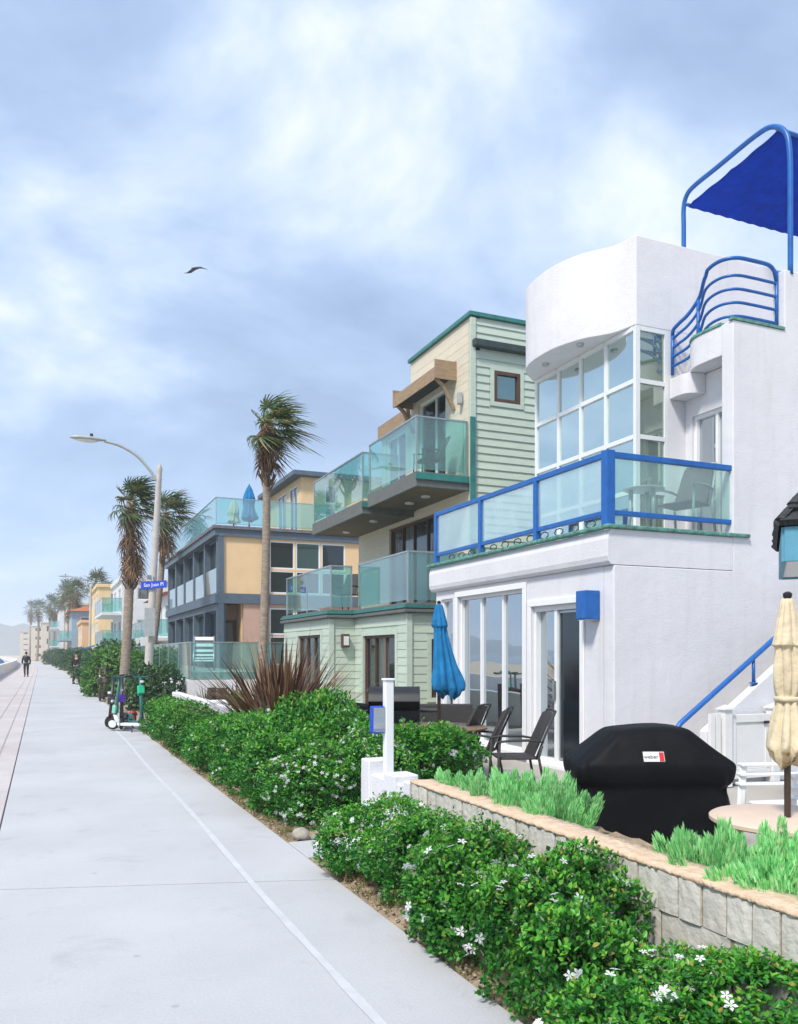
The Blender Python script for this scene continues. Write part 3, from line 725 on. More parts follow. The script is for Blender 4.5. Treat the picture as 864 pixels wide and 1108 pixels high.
N = (nx+1)*(ny+1)
for j in range(ny):
    for i in range(nx):
        a = j*(nx+1)+i; fs.append((a,a+1,a+nx+2,a+nx+1)); fs.append((N+a,N+a+nx+1,N+a+nx+2,N+a+1))
for i in range(nx):
    fs.append((i,N+i,N+i+1,i+1)); a = ny*(nx+1)+i; fs.append((a,a+1,N+a+1,N+a))
for j in range(ny):
    a = j*(nx+1); fs.append((a,a+nx+1,N+a+nx+1,N+a)); a += nx; fs.append((a,N+a,N+a+nx+1,a+nx+1))
b.add(vs, fs); b.build('shade_fabric', 'blue_fabric', fr, smooth=True)
# outside stair along the side wall
b = MB(); b.prism_y([(6.95,.1),(6.95,.72),(12.5,4.42),(12.5,.1)], 7.30,7.42); b.build('stair_wall', 'white_stucco', WH, bevel=.008)
b = MB(); 
for k in range(20):
    x = 7.0+.27*k; b.box(x,x+.275,7.423,7.995,.1,.1+.18*(k+1))
b.build('steps', 'patio_concrete', WH)
b = MB(); b.tube([(6.45,7.36,.62),(6.62,7.36,.82),(12.4,7.36,4.72)], .032, 10); hr = b.build('handrail', 'blue_paint', WH, smooth=True)
for x in (7.72,9.6,11.2):
    z = .82+(x-6.62)*(4.72-.82)/5.78; zb = .72+(x-6.95)*(3.7/5.55)
    b = MB(); b.tube([(x,7.36,zb-.02),(x,7.36,z-.01)], .02, 8); b.lathe([(.05,0),(.05,.015)], (x,7.36,zb+.02), 10); b.build('bracket', 'blue_paint', hr, smooth=True)

# ------------------------------------------------------------------ green boarded house
GH = thing('beach_house', 'three storey pale green boarded house with glass balconies and brown awning', 'house', (8,14.9,0))
uf = Wall((8.0,14.9),(0,1),(-1,0))                    # upper front, three metres wide, then the far unit
sw = Wall((8.0,14.9),(1,0),(0,-1))                    # upper side
uh = [(1.15,2.55,5.22,7.35),(1.5,4.3,2.72,4.72)]
b = MB(); uf.panel(b, 0,3.0,2.62,8.45,uh,.2); uf.panel(b, 3.003,4.8,5.05,7.25,[(3.3,4.5,5.22,7.0)],.2); uf.panel(b, 3.003,6.5,2.62,5.047,[(3.0,4.3,2.72,4.72)],.2)
b.build('upper_wall', 'cream_wall', GH)
b = MB(); uf.siding(b, .09,2.98,5.1,8.40,uh,.19,.006); uf.siding(b, .09,6.4,2.66,5.0,uh,.19,.006); b.build('cream_boards', 'cream_siding', GH)
sh = [(.52,1.14,6.78,7.42)]
b = MB(); sw.panel(b, .003,6,0,8.45,sh,.2); b.build('side_wall', 'sage_wall', GH)
b = MB(); sw.siding(b, .09,6,2.66,7.80,[(.42,1.24,6.68,7.52)],.16,.026); sw.siding(b, .09,6,7.98,8.43,[],.16,.026); b.build('side_boards', 'sage_siding', GH)
b = MB(); sw.trim(b, *sh[0], .09,.03); b.build('window_trim', 'sage_siding', GH)
sw.window(GH, *sh[0], fm='brown_frame', gm='teal_glass', fw=.07, inset=.0)
b = MB(); sw.box(b, -.035,.08,2.62,8.42,.0,.05); b.build('corner_board', 'sage_siding', GH)
b = MB(); sw.box(b, -.06,.06,3.6,6.4,.052,.085); b.build('downpipe', 'teal_trim', GH, bevel=.01)
b = MB(); sw.box(b, .0,6,7.82,7.97,.004,.16); b.build('gutter', 'dark_trim', GH, bevel=.02)
b = MB(); b.box(7.93,14.1,14.83,14.97,8.455,8.54); b.box(7.93,8.07,14.973,17.93,8.456,8.54); b.box(8.073,14,14.975,17.9,8.40,8.50); b.build('roof_edge', 'teal_trim', GH, bevel=.008)
b = MB(); b.box(8.2,14,17.905,19.7,7.18,7.26); b.box(7.90,7.997,17.92,19.75,7.05,7.40); b.build('far_roof', 'tan_timber', GH)
b = MB(); b.box(8.2,14,17.7,17.9,2.6,8.4); b.box(8.2,14,19.5,19.695,5.05,7.17); b.box(8.2,14,21.2,21.395,0,5.04); b.box(8.2,14,19.7,21.195,5.0,5.04); b.build('inner_wall', 'cream_wall', GH)
uf.window(GH, *uh[0], us=[1.75], fm='white_paint', gm='dark_glass', fw=.06)
uf.window(GH, *uh[1], us=[2.2,2.95,3.6], fm='brown_frame', gm='dark_glass', fw=.07)
uf.window(GH, 3.3,4.5,5.22,7.0, nu=2, fm='white_paint', gm='dark_glass', fw=.06)
b = MB(); uf.box(b, .30,.40,6.75,7.0,.03,.13); b.build('wall_lamp', 'lamp_grey', GH, bevel=.02)
# brown awning on two brackets
b = MB(); b.prism_y([(7.995,7.75),(7.48,7.56),(7.48,7.30),(7.50,7.30),(7.51,7.52),(7.995,7.69)], 15.55,17.75)
b.box(7.485,7.995,15.52,15.548,7.33,7.72); b.box(7.485,7.995,17.752,17.78,7.33,7.72)
aw = b.build('awning', 'tan_timber', GH)
for y in (15.62,17.68):
    b = MB(); b.tube([(7.98,y,6.75),(7.90,y,6.9),(7.72,y,7.22),(7.55,y,7.36)], .045, 6); b.build('bracket', 'tan_timber', aw)
b = MB(); b.box(7.55,7.98,15.7,17.6,7.44,7.47); b.build('soffit', 'dark_trim', aw)
# third-floor balconies
def balcony(x0, y0, y1, zt, zb, name='balcony'):
    b = MB(); b.box(x0,7.995,y0,y1,zb,zt-.10); f = b.build(name, 'soffit', GH)
    b = MB(); b.box(x0-.06,7.99,y0-.06,y0-.003,zt-.30,zt); b.box(x0-.06,x0-.003,y0,y1+.003,zt-.30,zt); b.box(x0-.06,7.99,y1+.006,y1+.06,zt-.30,zt); b.box(x0,7.99,y0,y1,zt-.097,zt-.03)
    b.build('fascia', 'grey_trim', f, bevel=.01)
    b = MB(); b.box(x0-.08,7.99,y0-.10,y0-.064,zt-.16,zt-.02); b.build('edge_pipe', 'teal_trim', f, bevel=.01)
    g = MB()
    for yy in (y0+.9,y1-.8): g.lathe([(.10,-.03),(.10,0)], (x0+.6,yy,zb-.002), 12)
    g.build('soffit_light', 'lamp_lens', f)
    glass_rail(GH, [(7.95,y0-.0),(x0-.02,y0),(x0-.02,y1)] if y0 < 17 else [(7.6,y0),(x0-.02,y0),(x0-.02,y1)], zt, 1.12, 'balcony_glass', 'rail_metal', maxlen=2.9, pw=.03)
balcony(6.85, 15.0, 17.55, 5.22, 4.94)
balcony(6.75, 17.75, 21.4, 5.10, 4.82)
# ground floor: two stepped bays with decks on top
def bay(x0, y0, y1, door, side_win, lampu):
    fw_ = Wall((x0,y0),(0,1),(-1,0)); sd_ = Wall((x0,y0),(1,0),(0,-1)); L_ = y1-y0; D_ = 8.0-x0
    b = MB(); fw_.panel(b, .2,L_,0,2.40,[door],.2); b.build('bay_wall', 'sage_wall', GH)
    sh_ = [side_win] if side_win else []
    b = MB(); sd_.panel(b, 0,D_-.003,0,2.40,sh_,.197); b.build('bay_wall', 'sage_wall', GH)
    b = MB(); fw_.siding(b, .0,L_,.1,2.38,[(door[0]-.1,door[1]+.1,door[2]-.3,door[3]+.1)],.16,.013); sd_.siding(b, .09,D_-.01,.1,2.38,[(s[0]-.09,s[1]+.09,s[2]-.09,s[3]+.09) for s in sh_],.16,.013); b.build('bay_boards', 'sage_siding', GH)
    b = MB(); sd_.box(b, -.03,.085,.1,2.38,.004,.045)
    fw_.trim(b, door[0],door[1],door[2],door[3],.095,.035)
    if side_win: sd_.trim(b, *side_win, .085,.035)
    b.build('corner_board', 'sage_siding', GH)
    fw_.window(GH, *door, us=[door[0]+.35*(door[1]-door[0]), door[0]+.68*(door[1]-door[0])], fm='brown_frame', gm='dark_glass', fw=.06, inset=.05, name='sliding_door')
    if side_win: sd_.window(GH, *side_win, fm='brown_frame', gm='dark_glass', fw=.05, inset=.03)
    b = MB(); b.box(x0-.12,7.99,y0-.12,y1,2.41,2.47); b.box(x0-.06,7.99,y0-.06,y1,2.472,2.60); b.build('deck', 'grey_trim', GH, bevel=.01)
    b = MB(); b.box(x0-.10,x0-.063,y0-.10,y1,2.50,2.56); b.box(x0-.06,7.99,y0-.10,y0-.063,2.50,2.56); b.build('deck_edge', 'teal_trim', GH)
    if lampu is not None:
        b = MB(); sd_.box(b, lampu,lampu+.16,1.75,2.05,.03,.16); l_ = b.build('wall_lamp', 'brown_frame', GH)
        b = MB(); sd_.box(b, lampu+.02,lampu+.14,1.80,2.0,.162,.175); b.build('lens', 'lamp_lens', l_)
bay(6.5, 14.7, 17.6, (.55,2.35,.15,2.0), (.5,1.0,.75,1.9), None)
bay(5.9, 17.62, 21.4, (.6,2.4,.15,2.05), None, .25)
glass_rail(GH, [(7.95,14.78),(6.55,14.78),(6.55,17.5)], 2.60, 1.02, 'balcony_glass', 'rail_metal', maxlen=2.8, pw=.03)
glass_rail(GH, [(6.45,17.72),(5.96,17.72),(5.96,21.35)], 2.60, 1.0, 'balcony_glass', 'rail_metal', maxlen=1.9, pw=.03)

# ------------------------------------------------------------------ tan house with roof terrace
TH = thing('terrace_house', 'tan house with slate blue bands, dark bays and rooftop glass terrace', 'house', (6,30.9,0))
tf = Wall((6,31.0),(0,1),(-1,0)); ts = Wall((6,30.9),(1,0),(0,-1))
H2, H1 = 6.25, 3.5
bays = [(.25+2.6*k, 2.6+2.6*k) for k in range(5)]
holes = [(a,c,z0,z1) for a,c in bays for z0,z1 in ((.9,3.25),(3.9,5.98))]
b = MB(); tf.panel(b, 0,13.2,0,H2,holes,.30); b.build('front_wall', 'slate_trim', TH)
b = MB(); b.box(6.9,7.0,31.1,44.2,0,H2-.2); b.build('recess_wall', 'tan_stucco', TH)
for a,c in bays:
    tf.window(TH, a,c,3.9,5.98, fm='slate_trim', gm='black_glass', fw=.05, inset=.2, nu=2)
    tf.window(TH, a,c,.9,3.25, fm='slate_trim', gm='black_glass', fw=.05, inset=.2, nu=2)
    g = MB(); tf.box(g, a+.03,c-.03,3.92,4.85,-.05,-.035); g.build('bay_guard', 'frosted_glass', TH)
b = MB(); b.box(5.88,5.997,30.80,44.2,3.50,3.82); b.box(5.86,5.997,30.80,44.2,6.0,6.24); b.build('band', 'slate_trim', TH)
shs = [(1.95,2.92,3.92,4.78),(2.98,3.95,3.92,4.78),(1.95,2.92,4.86,5.90),(2.98,3.95,4.86,5.90),(4.01,4.98,4.86,5.90),(4.01,4.98,3.92,4.78),(1.95,2.92,2.35,3.35),(1.95,2.92,1.2,2.28),(2.98,3.95,1.2,3.35)]
b = MB(); ts.panel(b, .2,12,H1,H2,shs,.25); b.build('side_wall', 'tan_stucco', TH)
b = MB(); ts.panel(b, .95,12,0,H1-.003,shs,.25); b.build('porch_wall', 'pink_stucco', TH)
b = MB(); b.box(6.2,6.945,32.0,32.1,0,H1); b.build('porch_wall', 'pink_stucco', TH)
b = MB(); ts.box(b, .3,.9,.1,2.9,-1.095,-1.03); dr = b.build('porch_door', 'brown_frame', TH); b = MB(); ts.box(b, .38,.82,.3,2.8,-1.028,-1.02); b.build('pane', 'dark_glass', dr)
for i, h in enumerate(shs):
    ts.window(TH, *h, fm='white_paint', gm='black_glass' if i not in (3,) else 'teal_glass', fw=.045, inset=.04)
b = MB()
ts.box(b, 0,12.05,3.50,3.86,.004,.09); ts.box(b, 0,12.05,5.98,6.24,.004,.10); ts.box(b, .0,.2,0,6.2,.004,.08); b.build('side_band', 'slate_trim', TH)
b = MB(); b.box(5.8,18,30.72,44.3,6.25,6.36); b.build('roof', 'grey_roof', TH)
b = MB(); ts.box(b, 1.72,1.86,.05,6.0,.1,.16); b.build('downpipe', 'grey_trim', TH)
glass_rail(TH, [(18,30.85),(5.92,30.85),(5.92,44.2)], 6.36, 1.05, 'fence_glass', 'rail_metal', name='terrace_railing', maxlen=3.2, pw=.02)
pw_ = Wall((9.6,32.3),(1,0),(0,-1)); pf = Wall((9.6,32.5),(0,1),(-1,0))
b = MB(); pw_.panel(b, 0,8,6.36,8.75,[(1.0,1.5,6.9,7.6),(1.0,1.5,7.75,8.5)],.2); pf.panel(b, 0,5,6.36,8.75,[(.3,1.5,6.5,8.5),(2.0,3.4,6.5,8.5)],.2); b.build('penthouse', 'tan_stucco', TH)
for h in ((1.0,1.5,6.9,7.6),(1.0,1.5,7.75,8.5)): pw_.window(TH, *h, fm='white_paint', gm='dark_glass', inset=.03)
for h in ((.3,1.5,6.5,8.5),(2.0,3.4,6.5,8.5)): pf.window(TH, *h, nu=2, fm='white_paint', gm='dark_glass', inset=.03)
b = MB(); b.box(9.2,18,32.0,38,8.753,8.95); b.build('penthouse_roof', 'slate_trim', TH, bevel=.02)

# ------------------------------------------------------------------ houses further along the shore
def far_house(name, label, x, y0, y1, h, wallm, roof='flat', roofm='grey_roof', depth=9., rows=2, cols=2, scol=2, balc=None, winm='dark_glass', step=None, shade=None):
    x += bend((y0+y1)/2)
    t = thing(name, label, 'house', (x,y0,0), 0, 'houses along the shore')
    F = Wall((x,y0+.2),(0,1),(-1,0)); S = Wall((x,y0),(1,0),(0,-1)); L_ = y1-y0-.2; fh = h/rows
    hf = []; hs = []
    for r in range(rows):
        for c in range(cols):
            w_ = L_/cols; hf.append((w_*(c+.2),w_*(c+.8),fh*r+(.25 if r == 0 or balc else .9),fh*r+fh*.80))
        for c in range(scol):
            w_ = min(depth,7)/scol; hs.append((w_*(c+.28),w_*(c+.72),fh*r+.9,fh*r+fh*.80))
    b = MB(); F.panel(b, 0,L_,0,h,hf,.2); S.panel(b, 0,depth,0,h,hs,.197); b.box(x+.2,x+depth,y1+.003,y1+.1,0,h); b.build('wall', wallm, t)
    for q in hf: F.window(t, *q, nu=2, fm='white_paint', gm=winm, fw=.07, inset=.06, bar=.06)
    for q in hs: S.window(t, *q, nu=1, fm='white_paint', gm=winm, fw=.07, inset=.06)
    b = MB()
    if roof == 'flat': b.box(x-.15,x+depth+.1,y0-.15,y1+.2,h+.003,h+.28); b.build('roof', roofm, t)
    elif roof == 'shed':
        b.prism_y([(x-.4,h-.05),(x-.4,h+.1),(x+depth,h+1.5),(x+depth,h+1.35)], y0-.3,y1+.3); b.build('roof', roofm, t)
    else:
        xm, ym = x+depth/2, (y0+y1)/2; e = .45; hh = 1.5
        v = [(x-e,y0-e,h),(x+depth+e,y0-e,h),(x+depth+e,y1+e,h),(x-e,y1+e,h),(xm,y0+min(depth,y1-y0)/2,h+hh),(xm,y1-min(depth,y1-y0)/2,h+hh)]
        b.add(v, [(0,3,2,1),(0,1,4),(1,2,5,4),(2,3,5),(3,0,4,5)]); b.build('roof', roofm, t)
    if balc:
        for r in range(1,rows):
            b = MB(); b.box(x-1.3,x-.003,y0+.1,y1-.1,fh*r-.15,fh*r+.02); d_ = b.build('balcony', wallm, t)
            glass_rail(t, [(x-.02,y0+.15),(x-1.25,y0+.15),(x-1.25,y1-.15),(x-.02,y1-.15)], fh*r+.02, 1.0, balc, 'rail_metal', maxlen=3, pw=.04)
    if shade:
        b = MB(); b.prism_y([(x-1.7,fh*.75),(x-1.7,fh*.80),(x-.02,fh*1.0),(x-.02,fh*.95)], y0+.5,y0+3.6); b.build('awning', shade, t)
    return t
far_house('shore_house', 'white house beyond the tan house with orange tiled hip roof', 6.6, 47, 57, 5.0, 'pale_stucco', 'hip', 'terracotta', balc='fence_glass', cols=3)
far_house('shore_house', 'narrow white house with flat roof and grey balcony beyond the street sign', 5.0, 59, 67, 6.6, 'pale_stucco', 'flat', 'pale_stucco', balc='fence_glass', cols=2, rows=3)
far_house('shore_house', 'yellow flat-topped house behind the lean street lamp and its palms', 4.5, 76, 87, 7.4, 'yellow_stucco', 'flat', 'yellow_stucco', cols=3, rows=3, shade='blue_canvas')
far_house('shore_house', 'orange house with blue awning just beyond the yellow house', 3.8, 90, 100, 4.8, 'orange_stucco', 'flat', 'orange_stucco', cols=2, shade='blue_canvas')
far_house('shore_house', 'blue grey house with small red roof past the orange house', 3.3, 103, 113, 6.6, 'bluegrey_stucco', 'hip', 'terracotta', cols=2, balc='fence_glass')
far_house('shore_house', 'sandy flat-topped house between the distant palms', 3.4, 119, 131, 8.2, 'sand_stucco', 'flat', 'sand_stucco', cols=3, rows=3)
far_house('shore_house', 'pale three storey house with blue glass in the hazy distance', 3.4, 140, 156, 8.6, 'pale_stucco', 'flat', 'grey_roof', cols=3, rows=3, balc='fence_glass')
far_house('shore_house', 'bluish distant house behind the second street lamp', 3.4, 166, 184, 8.6, 'bluegrey_stucco', 'shed', 'grey_roof', cols=3, rows=3)
far_house('shore_house', 'pinkish beige apartment house far down the walk', 3.4, 200, 222, 8.5, 'sand_stucco', 'flat', 'sand_stucco', cols=4, rows=3)
far_house('shore_house', 'tall cream apartment house far down the shore', 3.4, 240, 268, 9, 'sand_stucco', 'flat', 'pale_stucco', cols=5, rows=4)
far_house('shore_house', 'faint pinkish building at the very end of the walk', 3.4, 300, 340, 9, 'sand_stucco', 'flat', 'sand_stucco', cols=5, rows=5)

# ------------------------------------------------------------------ plants
def leaf(mb, p, d, nrm, ln, wd):
    """ovate leaf folded along its midrib"""
    s = d.cross(nrm)
    if s.length < 1e-4: s = d.orthogonal()
    s.normalize(); u = s.cross(d)
    a = p; l1 = p + d*ln*.32 + s*wd + u*wd*.3; l2 = p + d*ln*.72 + s*wd*.72 + u*wd*.15; t = p + d*ln - u*wd*.25
    r1 = p + d*ln*.32 - s*wd + u*wd*.3; r2 = p + d*ln*.72 - s*wd*.72 + u*wd*.15
    o = len(mb.v); mb.v += [tuple(a),tuple(l1),tuple(l2),tuple(t),tuple(r2),tuple(r1)]
    mb.f += [(o,o+3,o+2,o+1),(o,o+5,o+4,o+3)]
def rdir(rnd):
    z = rnd.uniform(-1,1); a = rnd.uniform(0,2*PI); q = math.sqrt(1-z*z); return Vector((q*math.cos(a), q*math.sin(a), z))
def flower(mb, p, n, r, rnd):
    a = n.orthogonal().normalized(); c = n.cross(a); ph = rnd.random()*6
    for k in range(5):
        an = ph + 2*PI*k/5; d = (a*math.cos(an)+c*math.sin(an)); s = d.cross(n)
        o = len(mb.v)
        mb.v += [tuple(p), tuple(p+d*r*.6+s*r*.27+n*r*.12), tuple(p+d*r+n*r*.05), tuple(p+d*r*.6-s*r*.27+n*r*.12)]
        mb.f.append((o,o+1,o+2,o+3))
def shrub_parts(seed, rx, ry, h, n, ls, nfl, lumps=16):
    rnd = random.Random(seed); blobs = []
    for k in range(lumps):
        d = rdir(rnd); d.z = abs(d.z)*1.1 - .25
        c = Vector((d.x*rx*.70, d.y*ry*.70, h*.5 + d.z*h*.38)); blobs.append((c, rnd.uniform(.17,.38)*min(rx,ry,h)*1.4))
    blobs.append((Vector((0,0,h*.5)), min(rx,ry,h*.5)*.8))
    for k in range(5):
        a = 2*PI*k/5+rnd.random(); blobs.append((Vector((rx*.6*math.cos(a), ry*.6*math.sin(a), h*.2)), h*.22))
    lm = MB(); yl = MB(); fl = MB(); tot = sum(r*r for _, r in blobs); made = 0; tries = 0
    while made < n and tries < n*6:
        tries += 1
        q = rnd.random()*tot
        for c, r in blobs:
            q -= r*r
            if q <= 0: break
        d = rdir(rnd); rr = r*(1.06 - .42*rnd.random()**1.7); p = c + d*rr
        if p.z < .03: continue
        if any((p-c2).length < r2*.66 for c2, r2 in blobs): continue
        yp = rnd.random() < .6
        # sprays: leaves gather round twig ends
        for m in range(3):
            pp = p + rdir(rnd)*ls*.55
            dd = (d*.7 + rdir(rnd)*.9 + Vector((0,0,.28))).normalized(); nn = (d + rdir(rnd)*.7 + Vector((0,0,.6))).normalized()
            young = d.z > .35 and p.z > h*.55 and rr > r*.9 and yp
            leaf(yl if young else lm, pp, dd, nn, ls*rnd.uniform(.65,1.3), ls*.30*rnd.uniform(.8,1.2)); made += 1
        if nfl and rnd.random() < nfl and rr > r*.95 and d.z > -.5:
            for m in range(rnd.choice((1,1,2,3))): flower(fl, p + d*ls*.7 + rdir(rnd)*ls*.9, (d+rdir(rnd)*.5+Vector((-.3,-.3,.2))).normalized(), rnd.uniform(.019,.027), rnd)
    # one stray shoot here and there
    for k in range(46):
        c, r = rnd.choice(blobs); d = rdir(rnd); d.z = abs(d.z)+.3; d.normalize()
        for m in range(7):
            leaf(lm, c + d*(r*(.95+.07*m)), (d+rdir(rnd)).normalized(), rdir(rnd), ls*.8, ls*.24)
    tw = MB()
    for k in range(16):
        a = rnd.random()*2*PI; e = Vector((rx*.7*math.cos(a)*rnd.random(), ry*.7*math.sin(a)*rnd.random(), h*rnd.uniform(.45,.85))); b0 = Vector((rnd.uniform(-.08,.08)*2, rnd.uniform(-.08,.08)*2, -.03))
        tw.tube([b0, b0.lerp(e,.45)+Vector((0,0,.05)), e], [.013,.009,.004], 5)
    return lm, yl, fl, tw
def make_shrub(seed, rx, ry, h, n, ls, nfl, mat='leaf', name='flowering_shrub', cat='shrub', lumps=16):
    lm, yl, fl, tw = shrub_parts(seed, rx, ry, h, n, ls, nfl, lumps)
    if mat != 'leaf': lm.add(yl.v, yl.f)
    o = lm.build(name, mat); o['category'] = cat
    tw.build('stem', 'twig', o)
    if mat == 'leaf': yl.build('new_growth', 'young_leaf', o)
    if fl.v: fl.build('blossom', 'petal', o)
    return o
G_H = 'white-flowered shrubs along the walk'
low = [make_shrub(21, .47,.52,.40, 17000, .026, .05), make_shrub(22, .45,.54,.42, 17000, .026, .04), make_shrub(23, .46,.50,.54, 18000, .027, .06)]
tall = [make_shrub(31, .52,.62,.95, 14000, .036, .15), make_shrub(32, .55,.60,.92, 10500, .046, .03), make_shrub(33, .50,.62,.98, 10500, .046, .03)]
hedge = [  # variant, x, y, turn, scale, label
 (low[0], 2.24,1.60, .0,.86, 'lowest corner shrub of white-starred hedge nearest the camera below the pale block wall'),
 (low[1], 2.30,2.45, .8,1.06, 'dense green shrub with white stars, second from the camera along the block wall'),
 (low[1], 2.31,3.32, 2.1,1.16, 'dense green shrub third from the camera, in front of the covered grill'),
 (low[0], 2.33,4.20, 3.4,1.24, 'green shrub fourth from the camera, in front of the near grey-green planter clumps'),
 (low[2], 2.33,5.00, 4.2,.98, 'green shrub fifth from the camera, one before the gap in the hedge'),
 (low[2], 2.32,5.60, 5.1,1.00, 'rounded shrub with white stars standing right at the near side of the entry gap'),
 (tall[0],2.44,7.62, .4,.94, 'round shrub thick with white blossom at the far side of the entry gap'),
 (tall[0],3.05,7.75, 2.6,.90, 'blossom-covered shrub behind the gap shrub, beside the white post'),
 (tall[1],2.38,8.40, 1.9,.98, 'bright green shrub second beyond the entry gap'),
 (tall[2],2.40,9.35, 3.0,.98, 'bright green shrub third beyond the entry gap along the walk'),
 (tall[2],3.15,8.75, .9,1.0, 'green back-row shrub with yellowish top before the dark bin'),
 (tall[1],3.15,9.85, 4.4,1.03, 'tall green back-row shrub in front of the red flax'),
 (tall[1],2.38,10.35, 5.3,.95, 'green shrub fourth beyond the entry gap, below the red flax'),
 (tall[2],2.38,11.35, .2,.93, 'green shrub fifth beyond the gap, before the low white wall'),
 (tall[1],2.36,12.40, 1.2,.88, 'green shrub with dark hollow side, sixth beyond the gap'),
 (tall[2],2.34,13.55, 2.2,.86, 'green shrub seventh beyond the gap, next to wooden posts'),
 (tall[1],2.32,14.70, 3.2,.84, 'green shrub eighth beyond the gap beside the low white wall'),
 (tall[2],2.34,17.3, 4.2,.92, 'lone green shrub just behind the parked near scooters'),
 (tall[1],2.36,16.1, 5.0,.88, 'green shrub between the row and the scooters'),
]
used = set()
for v, x, y, a, s, lab in hedge:
    if v.name not in used: used.add(v.name); o = v
    else: o = copy_tree(v)
    o.location = (x,y,0); o.rotation_euler = (0,0,a); o.scale = (s*random.uniform(.94,1.06),s*random.uniform(.94,1.06),s*random.uniform(.86,1.12)*(.92 if x < 2.5 else 1.06)); tag(o, lab, 'shrub', G_H)
o = copy_tree(tall[1]); o.location = (3.72,7.85,.08); o.rotation_euler = (0,0,2.); o.scale = (.95,1.25,.82); tag(o, 'dark green shrub between the white post and the patio table', 'shrub', G_H)
# greyer bushes further along
fb = make_shrub(41, .8,.9,1.3, 5200, .10, 0, 'far_leaf', 'bush', 'bush', 14)
fb2 = make_shrub(42, .9,.8,1.5, 5200, .12, 0, 'lime_leaf', 'bush', 'bush', 14)
far = [(fb,2.9,24.5,0,1.0,'rounded bush at the foot of the sign pole'),(fb2,2.5,33.5,1,1.15,'bright lime bush beside the far scooters'),(fb2,3.2,36.5,2,1.2,'taller lime bush behind the walking figure in black'),
 (fb,2.7,39.5,3,1.1,'dark green bush at walk edge beyond the lime bushes'),(fb,4.2,43,4,1.7,'large grey green bush below the white house balcony'),(fb,3.0,47,5,1.2,'green bush next to the standing figure in black'),
 (fb,4.0,53,.5,1.8,'big rounded bush in front of the narrow white house'),(fb,3.0,60,1.5,1.3,'green hedge bush below the orange house'),(fb,3.2,68,2.5,1.5,'grey green hedge bush below the yellow house'),
 (fb,3.4,78,3.5,1.6,'pale hedge bush past the yellow house'),(fb,3.2,90,4.5,1.6,'pale hedge bush below distant palms'),(fb,3.0,104,5.5,1.6,'small hazy bush along the far walk'),(fb,2.8,120,.3,1.7,'tiny hazy bush near the far street lamp'),(fb,2.6,140,1.3,1.8,'faintest bush at the end of the walk')]
used = set()
for v, x, y, a, s, lab in far:
    if v.name not in used: used.add(v.name); o = v
    else: o = copy_tree(v)
    o.location = (x+bend(y),y,-.03); o.rotation_euler = (0,0,a); o.scale = (s,s*1.25,s); tag(o, lab, 'bush', 'bushes further along the walk')

# spiky flax
def flax(seed, n, h, spread):
    rnd = random.Random(seed); b = MB()
    for k in range(n):
        a = rnd.random()*2*PI; el = rnd.betavariate(2.0,2.3)*1.08; ln = h*rnd.uniform(.7,1.12); wd = rnd.uniform(.014,.026)
        d0 = Vector((math.cos(a)*math.sin(el)*spread, math.sin(a)*math.sin(el)*spread, math.cos(el))).normalized()
        sd = d0.cross(Vector((0,0,1))); sd = sd.normalized() if sd.length > .01 else Vector((1,0,0))
        base = Vector((rnd.uniform(-.14,.14), rnd.uniform(-.14,.14), 0)); o = len(b.v); m = 6
        droop = rnd.uniform(.02,.22)*(1.6 if rnd.random() < .12 else 1)
        for i in range(m+1):
            t = i/m; p = base + d0*ln*t - Vector((0,0,1))*droop*t*t*ln + Vector((d0.x,d0.y,0))*.10*t*t*ln
            w_ = wd*(.55+.9*t if t < .45 else max(.02, 1-((t-.45)/.55)**1.6*.98))
            b.v += [tuple(p - sd*w_), tuple(p + sd*w_), ]
        for i in range(m): b.f.append((o+2*i,o+2*i+1,o+2*i+3,o+2*i+2))
    return b
fx = flax(5, 560, 1.95, 1.12).build('flax_plant', 'flax'); fx.location = (3.32,12.3,.05); tag(fx, 'big red brown spiky flax fountain behind the hedge', 'flax plant')
for i, (x,y,s,lab) in enumerate([(4.3,17.4,.78,'small bronze spiky plant near the low white wall'),(4.0,18.9,.95,'bronze spiky plant with upright blades below the glass fence'),(3.7,20.6,.72,'low bronze spiky plant nearest the sign pole')]):
    o = (flax(60, 110, 1.1, 1.3).build('bronze_plant', 'olive_leaf') if i == 0 else b0_.copy())
    if i == 0: b0_ = o
    else: COL.objects.link(o)
    o.location = (x,y,.1); o.scale = (s,s,s); o.rotation_euler = (0,0,i*2.); tag(o, lab, 'spiky plant', 'bronze spiky plants below the glass fence')
o = make_shrub(77, .35,.35,.7, 900, .07, 0, 'lime_leaf', 'lime_shrub', 'shrub', 9); o.location = (3.85,17.9,.1); o['label'] = 'small lime green shrub among the bronze spiky plants'
o = make_shrub(78, .45,.5,.9, 900, .09, 0, 'lime_leaf', 'yellow_shrub', 'shrub', 9); o.location = (4.4,31,.4); o['label'] = 'yellow green shrub behind the glass fence by the lamp'

